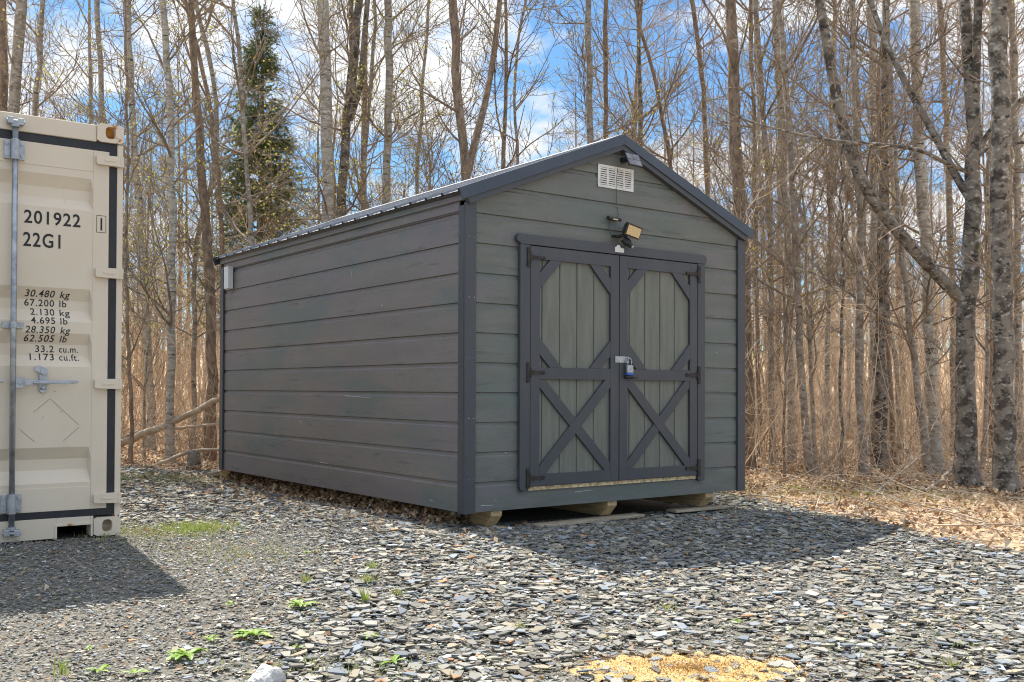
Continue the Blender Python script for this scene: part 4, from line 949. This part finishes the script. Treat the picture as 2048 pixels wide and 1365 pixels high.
# --- spruce
def spruce(base, hgt, r0, label):
    root = empty('spruce_tree', tuple(base)); tag(root, label, 'tree')
    tr = Acc(); P = np.stack([np.linspace(0, .05, 12), np.linspace(0, .03, 12), np.linspace(0, hgt, 12)], 1); rr = np.linspace(r0, .012, 12); tr.tubes(P[None], rr[None], 9); tr.build('trunk', 'bark_brown', root)
    n = 420; t = rng.uniform(.24, .995, n); zc = t * hgt; ln = (1 - t) ** .95 * hgt * .215 + .07; ln = ln * rng.uniform(.55, 1.15, n)
    az = rng.uniform(0, 2 * np.pi, n); d = np.stack([np.cos(az), np.sin(az), np.where(t > .8, .55, .05) + rng.normal(0, .12, n)], 1)
    st = np.stack([np.zeros(n), np.zeros(n), zc], 1); B1 = paths(st, d, ln, 7, .05, .035 - .05); cr_ = Acc(); R1 = taper(np.full(n, .009), 7, .35); cr_.tubes(B1, R1, 4)
    m = 7600; p, dd, r, tt, b = spawn(B1, R1, m, .25, 1, 30, 60); B2 = paths(p, dd, rng.uniform(.10, .32, m), 4, .08, -.06); cr_.tubes(B2, taper(np.full(m, .004), 4, .6), 3)
    c = cr_.build('crown', 'twig', root)
    live = rng.uniform(0, 1, m) < np.clip((p[:, 2] / hgt - .28) * 3.2, .22, 1); B2 = B2[live]
    k = 22; nb = len(B2); f = rng.uniform(0, 3, (nb, k)); i = np.minimum(f.astype(int), 2); fr = (f - i)[..., None]; bi = np.arange(nb)[:, None]
    Q = (B2[bi, i] * (1 - fr) + B2[bi, i + 1] * fr).reshape(-1, 3); T = unit(B2[bi, i + 1] - B2[bi, i]).reshape(-1, 3)
    nn = len(Q); dr_ = unit(T * .6 + unit(rng.normal(0, 1, (nn, 3))) * .8); L_ = rng.uniform(.03, .065, nn)[:, None]; w_ = unit(np.cross(dr_, rng.normal(0, 1, (nn, 3)))) * .0075
    V = np.stack([Q - w_, Q + w_, Q + dr_ * L_], 1).reshape(-1, 3)
    mk('needles', V, [np.arange(nn * 3).reshape(-1, 3)], 'needle', c)['kind'] = 'stuff'
P = at(520, 400, 19.5); base = np.array([P[0], P[1], float(gz(P[0], P[1]))])
spruce(base, at(520, 15, 19.5)[2] - base[2], .13, 'dark green spruce rising among bare trees behind the shed')
P = at(372, 850, 19); base = np.array([P[0], P[1], float(gz(P[0], P[1]))])

# --- filler trees, copied from a few kinds
def proto(h, r, n1, n2, n3, blen, t0, ang, bark, twig, bud, nb, lean=.03, name='bare_tree', tw=.0045, up=.1):
    n = 16; P = np.zeros((n, 3)); P[:, 2] = np.linspace(-.1, h, n); P[:, :2] = np.cumsum(rng.normal(0, lean, (n, 2)), 0) * np.linspace(0, 1, n)[:, None] ** .5
    P[0, :2] = 0
    rad = np.maximum(r * (1 - .85 * np.linspace(0, 1, n) ** 1.1), .005); rad[0] *= 1.35
    return make_tree(name, 'x', 'tree', None, np.zeros(3), P, rad, bark, twig, bud, nb, n1=n1, n2=n2, n3=n3, blen=blen, t0=t0, ang=ang, tw=tw, up=up, sides=7)
tall = [proto(11, .078, 24, 130, 520, 2.3, .20, (45, 80), 'bark_grey', 'twig', 'bud_orange', 500, up=.06),
        proto(10, .062, 26, 140, 560, 2.0, .16, (40, 75), 'bark_birch', 'twig_grey', 'bud_green', 700, up=.07),
        proto(12, .085, 22, 120, 480, 2.4, .24, (45, 85), 'bark_brown', 'twig', 'bud_orange', 600, up=.06),
        proto(9, .05, 26, 140, 560, 1.8, .14, (35, 75), 'bark_grey', 'twig_grey', 'bud_green', 500, up=.08),
        proto(10, .052, 24, 130, 520, 2.0, .12, (40, 75), 'bark_brown', 'twig', 'bud_orange', 500, up=.07),
        proto(11, .07, 20, 120, 460, 2.1, .28, (40, 80), 'bark_dark', 'twig', 'bud_green', 300, up=.06)]
young = [proto(5.5, .024, 24, 130, 480, 1.3, .10, (30, 65), 'bark_brown', 'twig', 'bud_orange', 400, .05, 'sapling', .0038, .10),
         proto(6.5, .030, 24, 140, 500, 1.4, .12, (35, 70), 'bark_grey', 'twig_grey', 'bud_green', 500, .05, 'sapling', .0038, .09),
         proto(4.5, .019, 20, 110, 420, 1.1, .08, (30, 60), 'bark_brown', 'twig', 'bud_orange', 350, .06, 'sapling', .0035, .10),
         proto(7.5, .034, 26, 150, 560, 1.6, .14, (35, 75), 'bark_grey', 'twig', 'bud_green', 600, .05, 'sapling', .0038, .08)]
brush = []
def bush(h, nst, label):
    root = empty('bush', (0, 0, 0)); tag(root, 'x', 'bush', None); a = Acc()
    st = np.zeros((nst, 3)); st[:, :2] = rng.normal(0, .10, (nst, 2)); st[:, 2] = -.05; d = np.stack([rng.normal(0, .4, nst), rng.normal(0, .4, nst), np.ones(nst)], 1)
    P1 = paths(st, d, rng.uniform(.5, 1, nst) * h, 9, .10, .02); R1 = taper(rng.uniform(.004, .010, nst), 9, .4); a.tubes(P1, R1, 4)
    n2 = nst * 9; p, dd, r, t, _ = spawn(P1, R1, n2, .2, 1, 25, 65); P2 = paths(p, dd, rng.uniform(.15, .5, n2) * h * .35, 6, .16, .02); R2 = taper(np.full(n2, .0032), 6, .6); a.tubes(P2, R2, 3)
    n3 = nst * 24; p, dd, r, t, _ = spawn(P2, R2, n3, .1, 1, 25, 65); P3 = paths(p, dd, rng.uniform(.05, .22, n3), 4, .16, .0); a.tubes(P3, taper(np.full(n3, .0026), 4, .7), 3)
    c = a.build('stems', 'twig', root)
    V, F = bud_quads(P3[::4, -1], rng.uniform(.012, .025, len(P3[::4]))); mk('leaves', V, [F], 'bud_orange', root)['kind'] = 'stuff'
    return root
bushes = [bush(1.6, 9, ''), bush(1.1, 8, ''), bush(2.3, 10, '')]
def copy_tree(o, parent=None):
    c = o.copy(); C.objects.link(c)
    if parent: c.parent = parent
    for ch in list(o.children): copy_tree(ch, c)
    return c
used = set()
def zone(D, X):
    px = 1024 + X / D * FPX
    for lim, nm in ((250, 'above the container'), (450, 'in the gap by the container'), (700, 'behind the far end of the roof'), (930, 'behind the middle of the roof'), (1240, 'left of the roof peak'), (1480, 'right of the roof peak'), (1620, 'beside the right shed wall'), (1760, 'in the middle of the right stand'), (1900, 'before the dark forked tree'), (9999, 'by the right edge')):
        if px < lim: return nm
def dist(D, a, b): return 'near' if D < a else ('mid distance' if D < b else 'far')
def place(pr_, D, X, s, label, group, lean=.03, cat=None):
    o = pr_ if pr_.name not in used else copy_tree(pr_); 
    if o is pr_: used.add(pr_.name)
    x, y = XY(D, X); o.location = (x, y, float(gz(x, y)) - .03); o.scale = (s, s, s)
    o.rotation_euler = (rng.normal(0, lean), rng.normal(0, lean), rng.uniform(0, 6.28)); tag(o, label, cat, group)
    return o
def edgeD(X, D): return None
spots = []
def scatter(n, d0, d1, mind, spread=.52, extra=1.5, keep=None):
    out_ = []; tries = 0
    while len(out_) < n and tries < n * 60:
        tries += 1
        D = math.sqrt(rng.uniform(d0 ** 2, d1 ** 2)); X = rng.uniform(-1, 1) * (spread * D + extra)
        if D < padedge(D, X) + .5: continue
        x, y = XY(D, X); lx, ly = shed_xy(x, y)
        if -.5 < lx < 3.2 and -.6 < ly < 4.9: continue
        if CB[0] - 2.9 < x < CB[0] + .4 and CB[1] - .4 < y < CB[1] + 6.7: continue
        if keep and not keep(D, X): continue
        if any((D - a) ** 2 + (X - b_) ** 2 < mind ** 2 for a, b_ in spots): continue
        spots.append((D, X)); out_.append((D, X))
    return out_
LB = {0: 'grey tree with copper buds', 1: 'pale barked tree with green shoots', 2: 'brown tree with copper buds', 3: 'slim grey tree with green shoots', 4: 'slim brown tree with copper buds', 5: 'dark trunked tree with sparse shoots'}
for D, X in scatter(66, 14.5, 42, .9, keep=lambda D, X: not (-.32 < X / D < -.18 and D < 20)):
    i = int(rng.integers(0, 6)); place(tall[i], D, X, rng.uniform(.8, 1.15), dist(D, 21, 30) + ' ' + LB[i] + ' ' + zone(D, X), 'bare trees deep in the woods', .035)
LY = {0: 'thin brown sapling with copper buds', 1: 'thin grey sapling with green buds', 2: 'short brown sapling full of twigs', 3: 'tall thin sapling with green buds'}
for D, X in scatter(60, 11.6, 28, .7):
    i = int(rng.integers(0, 4)); place(young[i], D, X, rng.uniform(.7, 1.15), dist(D, 16, 21) + ' ' + LY[i] + ' ' + zone(D, X), 'saplings between the trees', .06)
for D, X in scatter(60, 9.8, 22, .5):
    i = int(rng.integers(0, 3)); place(bushes[i], D, X, rng.uniform(.7, 1.2), dist(D, 13, 17) + ' ' + ['leafless twiggy bush', 'low leafless bush', 'tall leafless bush'][i] + ' ' + zone(D, X), 'leafless bushes under the trees', .05)

# --- thicket too dense to count: whips and twigs through the wood, and the wood beyond
def thicket(name, n, d0, d1, h0, h1, r0, r1, ntw, tw, label, m, spread=.54, extra=2.0, pw=.5, lean=.10, wob=.035):
    D = (rng.uniform(0, 1, n) ** pw) * (d1 - d0) + d0; X = rng.uniform(-1, 1, n) * (spread * D + extra); k = (D > padedge(D, X) + .7); D, X = D[k], X[k]
    x, y = XY(D, X); lx, ly = shed_xy(x, y); k = ~((lx > -.3) & (lx < 3.0) & (ly > -.5) & (ly < 4.7)) & ~((x > CB[0] - 2.8) & (x < CB[0] + .3) & (y > CB[1]) & (y < CB[1] + 6.5)); x, y, D = x[k], y[k], D[k]; n = len(x)
    st = np.stack([x, y, gz(x, y) - .05], 1); d = np.stack([rng.normal(0, lean, n), rng.normal(0, lean, n), np.ones(n)], 1)
    P1 = paths(st, d, rng.uniform(h0, h1, n), 8, wob, .02); R1 = taper(rng.uniform(r0, r1, n) * np.clip(D / 16, .8, 2.2), 8, .35); a = Acc(); a.tubes(P1, R1, 4)
    p, dd, r, t, b = spawn(P1, R1, ntw, .12, 1, 30, 70); P2 = paths(p, dd, rng.uniform(.25, .9, ntw), 5, .13, .03); a.tubes(P2, taper(tw * np.clip(D[b] / 16, .8, 2.2), 5, .5), 3)
    return tag(a.build(name, m), label, 'undergrowth', kind='stuff')
thicket('thicket', 1500, 11.5, 26, 1.2, 4.2, .004, .011, 16000, .0035, 'dense tangle of thin brown stems and twigs under the trees', 'whip', pw=.7, lean=.26, wob=.08)
thicket('far_woods', 1050, 26, 62, 3, 8.5, .012, .032, 15000, .0045, 'far brown woods seen as one mass behind the nearer trees', 'whip_grey', lean=.14, wob=.05, spread=.56)
thicket('low_brush', 2300, 10, 34, .4, 1.6, .003, .006, 12000, .0030, 'low brush of fine dry stems along the forest floor', 'whip', pw=.8, lean=.6, wob=.12)

# --- fallen wood
def log(name, label, pts, r, m, cat='fallen log', br=0):
    P = smooth_path(pts, 18); a = Acc(); P[1:-1] += rng.normal(0, .008, (16, 3)); rr = np.linspace(r[0], r[1], 18); a.tubes(P[None], rr[None], 8)
    if br:
        p, d, r_, t, _ = spawn(P[None], rr[None], br, .2, 1, 30, 60); B = paths(p, d, rng.uniform(.2, .8, br), 6, .1, .03); a.tubes(B, taper(np.full(br, .006), 6, .4), 4)
    o = a.build(name, m); base = P[0].copy(); o.data.transform(Matrix.Translation(Vector(-base))); o.location = tuple(base); return tag(o, label, cat)
log('fallen_log', 'pale barkless trunk sloping down across the gap by the container', [at(225, 893, 13.6), at(300, 862, 13.5), at(345, 845, 13.4), at(400, 818, 13.3), at(470, 780, 13.2)], (.055, .035), 'log_pale', br=6)
log('fallen_log', 'thin grey pole lying level behind the pale barkless trunk', [at(235, 880, 14), at(300, 858, 14), at(380, 856, 14), at(470, 845, 14)], (.030, .018), 'log_pale', br=8)
log('fallen_log', 'red brown branch arching along the edge of the slate', [at(225, 947, 12.7), at(300, 938, 12.7), at(335, 920, 12.7), at(370, 905, 12.7), at(460, 896, 12.7)], (.030, .020), 'log_pale', br=4)
log('fallen_log', 'straight brown pole flat on the ground behind the slate', [at(240, 949, 12.9), at(330, 944, 12.9), at(450, 946, 12.9)], (.020, .014), 'bark_brown', br=6)
def gp(px, py, dz=.03): return gnd(px, py) + [0, 0, dz]
log('fallen_branch', 'grey stick lying on leaves at the slate edge', [gp(1600, 1013), gp(1680, 1016), gp(1790, 1028)], (.014, .008), 'bark_grey', 'fallen branch', 3)
log('fallen_branch', 'forked bare branch lying among the leaves on the right', [gp(1700, 1020), gp(1740, 1040), gp(1765, 1062)], (.012, .006), 'log_pale', 'fallen branch', 4)
log('fallen_branch', 'long thin pole lying level at the right edge', [gp(1955, 1060), gp(2010, 1058), gp(2100, 1062)], (.016, .010), 'log_pale', 'fallen branch', 2)
log('fallen_branch', 'pale branch propped diagonally before the thin dark sapling', [gp(1735, 1000, .0), at(1800, 945, 11), at(1850, 908, 11.3)], (.014, .008), 'log_pale', 'fallen branch', 4)
log('fallen_branch', 'stout pale branch leaning at the foot of the forked tree', [gp(1850, 985, .0), at(1885, 960, 10.7), at(1905, 935, 10.9)], (.022, .014), 'log_pale', 'fallen branch', 2)
log('fallen_branch', 'long stick across the leaf bank below the forked tree', [gp(1800, 1030), gp(1880, 1046), gp(1975, 1052)], (.013, .008), 'log_pale', 'fallen branch', 5)
# litter of sticks
n = 1700; D = rng.uniform(0, 1, n) ** .8 * 12 + 6.5; X = rng.uniform(-1, 1, n) * (.56 * D + 1); k = ~inpad(D, X, -.1); x, y = XY(D[k], X[k]); n = len(x)
az = rng.uniform(0, 6.28, n); st = np.stack([x, y, gz(x, y) + .03], 1); d = np.stack([np.cos(az), np.sin(az), rng.uniform(-.02, .25, n)], 1)
P = paths(st, d, rng.uniform(.2, 1.1, n), 6, .12, -.03); P[:, :, 2] = np.maximum(P[:, :, 2], gz(P[:, :, 0], P[:, :, 1]) + .01); a = Acc(); a.tubes(P, taper(rng.uniform(.003, .008, n), 6, .4), 4)
tag(a.build('stick_litter', 'log_pale'), 'dry sticks strewn over the dead leaves', 'sticks', kind='stuff')
# root plate by the container and a stump
def stump(label, P, r, h, m='bark_brown'):
    a = Acc(); n = 7; pp = np.stack([np.zeros(n), np.zeros(n), np.linspace(-.05, h, n)], 1); rr = r * np.array([1.5, 1.2, 1.05, 1, .98, .95, .35]); a.tubes(pp[None], rr[None], 12); o = a.build('tree_stump', m); o.location = tuple(P); return tag(o, label, 'stump')
stump('short rotten stump behind the slate by the shed corner', gnd(372, 943) + [.25, .45, 0], .085, .22, 'bark_dark')

# ------------------------------------------------------------------ weeds and grass
def blade_tuft(n, h, spread, w, m, name, curve=.5):
    az = rng.uniform(0, 6.28, n); L_ = h * rng.uniform(.5, 1.1, n); t = np.linspace(0, 1, 4); lean = rng.uniform(.1, 1, n) * curve
    r0 = rng.uniform(0, spread, n); bx = r0 * np.cos(az + rng.normal(0, 1, n)); by = r0 * np.sin(az)
    V = []; F = []
    out_ = np.stack([np.cos(az), np.sin(az)], 1); sd = np.stack([-np.sin(az), np.cos(az)], 1)
    for k in range(4):
        hh = L_ * (t[k] - .35 * lean * t[k] ** 2); rr = L_ * lean * t[k] ** 1.6; ww = w * (1 - t[k] ** 1.5) + .0004
        for s in (-1, 1): V.append(np.stack([bx + out_[:, 0] * rr + s * sd[:, 0] * ww, by + out_[:, 1] * rr + s * sd[:, 1] * ww, hh], 1))
    V = np.stack(V, 1).reshape(-1, 3); o_ = (np.arange(n) * 8)[:, None]
    F = np.concatenate([o_ + [0, 1, 3, 2], o_ + [2, 3, 5, 4], o_ + [4, 5, 7, 6]], 1).reshape(-1, 4)
    return mk(name, V, [F], m)
def rosette(n, L0, name, m='weed', jag=True):
    V = []; F = []
    for i in range(n):
        az = rng.uniform(0, 6.28); L_ = L0 * rng.uniform(.6, 1.1); up_ = rng.uniform(.25, .9); k = 9; o = len(V)
        for j in range(k):
            t = j / (k - 1); r = L_ * t * (1 - .15 * up_ * t); zz = L_ * up_ * (t * .9 - .75 * t * t) + .004
            w = L_ * .13 * math.sin(math.pi * min(1, t * .9 + .06)) * ((1.25 if j % 2 else .55) if jag else 1.0) + .001
            for s in (-1, 0, 1): V.append((r * math.cos(az) - s * w * math.sin(az), r * math.sin(az) + s * w * math.cos(az), zz + (.25 * w if s else 0)))
        for j in range(k - 1):
            a_ = o + 3 * j; F += [(a_, a_ + 1, a_ + 4, a_ + 3), (a_ + 1, a_ + 2, a_ + 5, a_ + 4)]
    return mk(name, np.array(V), [np.array(F)], m)
def put(o, px, py, label, cat, dz=.014, s=1.0, group=None):
    s *= .86; P = gnd(px, py); o.location = (P[0], P[1], P[2] + dz); o.scale = (s, s, s); return tag(o, label, cat, group)
put(rosette(18, .12, 'dandelion_plant'), 376, 1322, 'biggest bright dandelion rosette low on the left', 'weed')
put(rosette(15, .12, 'dandelion_plant'), 510, 1280, 'wide spreading dandelion right of the bright one', 'weed')
put(rosette(16, .11, 'dandelion_plant'), 604, 1220, 'dandelion with jagged leaves farthest back of the dandelions', 'weed')
put(rosette(7, .07, 'dandelion_plant'), 420, 1290, 'small flat weed between two dandelions', 'weed')
put(rosette(10, .08, 'leafy_weed', jag=False), 787, 1335, 'upright leafy weed at the bottom edge centre left', 'weed')
put(rosette(6, .06, 'leafy_weed'), 590, 1305, 'small sprig left of the white stone', 'weed')
put(blade_tuft(26, .09, .02, .005, 'grass', 'grass_tuft', .7), 730, 1210, 'broad bladed green clump mid yard', 'grass')
put(blade_tuft(60, .06, .06, .002, 'grass_dry', 'grass_tuft', 1.), 733, 1168, 'yellowish grass tuft behind the broad bladed clump', 'grass')
put(blade_tuft(40, .05, .05, .002, 'grass_dry', 'grass_tuft', 1.), 795, 1196, 'low yellow tuft right of the broad bladed clump', 'grass')
put(blade_tuft(40, .05, .05, .002, 'grass_dry', 'grass_tuft', 1.), 612, 1168, 'low faded tuft left of the yellowish grass tuft', 'grass')
put(blade_tuft(36, .05, .05, .002, 'grass', 'grass_tuft', 1.), 745, 1140, 'small tuft farthest back in the row of tufts', 'grass')
put(rosette(6, .06, 'leafy_weed'), 738, 1282, 'single upright sprig below the broad bladed clump', 'weed')
put(rosette(6, .05, 'leafy_weed'), 463, 1216, 'tiny weed left of the farthest dandelion', 'weed')
put(rosette(6, .05, 'leafy_weed', jag=False), 617, 1112, 'tiny bright sprig in the open slate behind the tufts', 'weed')
put(rosette(6, .05, 'leafy_weed', jag=False), 172, 1308, 'small weed alone on the fine grit', 'weed')
put(blade_tuft(26, .09, .035, .0018, 'grass', 'grass_tuft', .6), 122, 1358, 'green blades at the bottom left corner', 'grass')
put(rosette(8, .08, 'leafy_weed'), 200, 1352, 'flat green weed at the bottom edge left', 'weed')
put(rosette(7, .07, 'leafy_weed'), 268, 1358, 'leafy weed at the bottom edge beside the flat weed', 'weed')
put(blade_tuft(40, .04, .05, .002, 'grass_dry', 'grass_tuft', 1.), 1035, 1264, 'lone yellow tuft near the middle of the yard', 'grass')
put(rosette(5, .05, 'leafy_weed'), 1478, 1252, 'tiny green sprout beside a pale stone on the right', 'weed')
put(blade_tuft(30, .05, .05, .002, 'grass_dry', 'grass_tuft', 1.), 1335, 1226, 'thin dry tuft behind the yellow sawdust', 'grass')
put(blade_tuft(30, .05, .05, .002, 'grass_dry', 'grass_tuft', 1.), 1900, 1340, 'dry tuft at the lower right corner', 'grass')
n = 700
def patch(px, py, rx, rd, n, h, label, m='grass'):
    o = blade_tuft(n, h, 0, .0018, m, 'grass_patch', .8); me = o.data; V = np.empty(len(me.vertices) * 3, np.float32); me.vertices.foreach_get('co', V); V = V.reshape(-1, 8, 3)
    P = gnd(px, py); D0, X0 = DX(P[0], P[1]); a_ = rng.normal(0, .5, n); b_ = rng.normal(0, .5, n); x, y = XY(D0 + a_ * rd, X0 + b_ * rx); V[:, :, 0] += (x - P[0])[:, None]; V[:, :, 1] += (y - P[1])[:, None]
    V[:, :, 2] += (gz(x, y) - P[2])[:, None]; me.vertices.foreach_set('co', V.reshape(-1)); o.location = (P[0], P[1], P[2] + .012); return tag(o, label, 'grass', kind='stuff')
patch(400, 1062, .26, .34, 620, .05, 'bright grass patch between container and shed')
patch(310, 1068, .45, .5, 900, .03, 'dry straw grass round the bright patch', 'grass_dry')
patch(480, 1110, .5, .45, 420, .03, 'sparse yellow grass on the open slate', 'grass_dry')
patch(300, 962, .9, .8, 500, .07, 'scattered green shoots at the rear edge of the slate')
patch(1600, 985, 1.2, 1.2, 900, .06, 'green shoots in the leaves right of the shed')
patch(1800, 1000, 1.3, 1.2, 700, .06, 'green shoots in the leaves below the right trees')
patch(680, 1340, .5, .2, 260, .03, 'dry stems near the white stone', 'grass_dry')
patch(1750, 1290, 1.0, .6, 360, .03, 'dry stems in the slate at the lower right', 'grass_dry')
for px, py, s, lb in ((1915, 935, 1.0, 'fresh green shoots at the foot of the forked tree'), (1600, 965, .8, 'fresh green seedling left of the thin dark sapling'), (1735, 975, .8, 'fresh green seedling between two grey trunks')):
    o = rosette(22, .14, 'seedling_plant', 'grass', False); put(o, px, py + 20, lb, 'plant', .03, s)
# white stone
def rock(px, py, r, label, m='quartz', flat=.6):
    bm = bmesh.new(); bmesh.ops.create_icosphere(bm, subdivisions=3, radius=r)
    for v in bm.verts:
        c_ = v.co / r; k_ = 1 + .16 * math.sin(c_.x * 5 + c_.y * 3 + px) + .12 * math.sin(c_.y * 7 - c_.z * 4 + py); v.co = Vector((c_.x * k_, c_.y * k_ * .8, c_.z * k_ * flat)) * r
    me = bpy.data.meshes.new('stone'); bm.to_mesh(me); bm.free(); me.materials.append(MT[m]); o = bpy.data.objects.new('stone', me); C.objects.link(o); P = gnd(px, py); o.location = (P[0], P[1], P[2] + r * .25); return tag(o, label, 'stone')
rock(535, 1372, .065, 'pale rounded quartz stone at the bottom edge', flat=.75)
rock(845, 1072, .04, 'round brown stone near the shed corner', 'wood_old', .8)
rock(1052, 1053, .025, 'small pink stone in the shade before the doors', 'rust', .9)
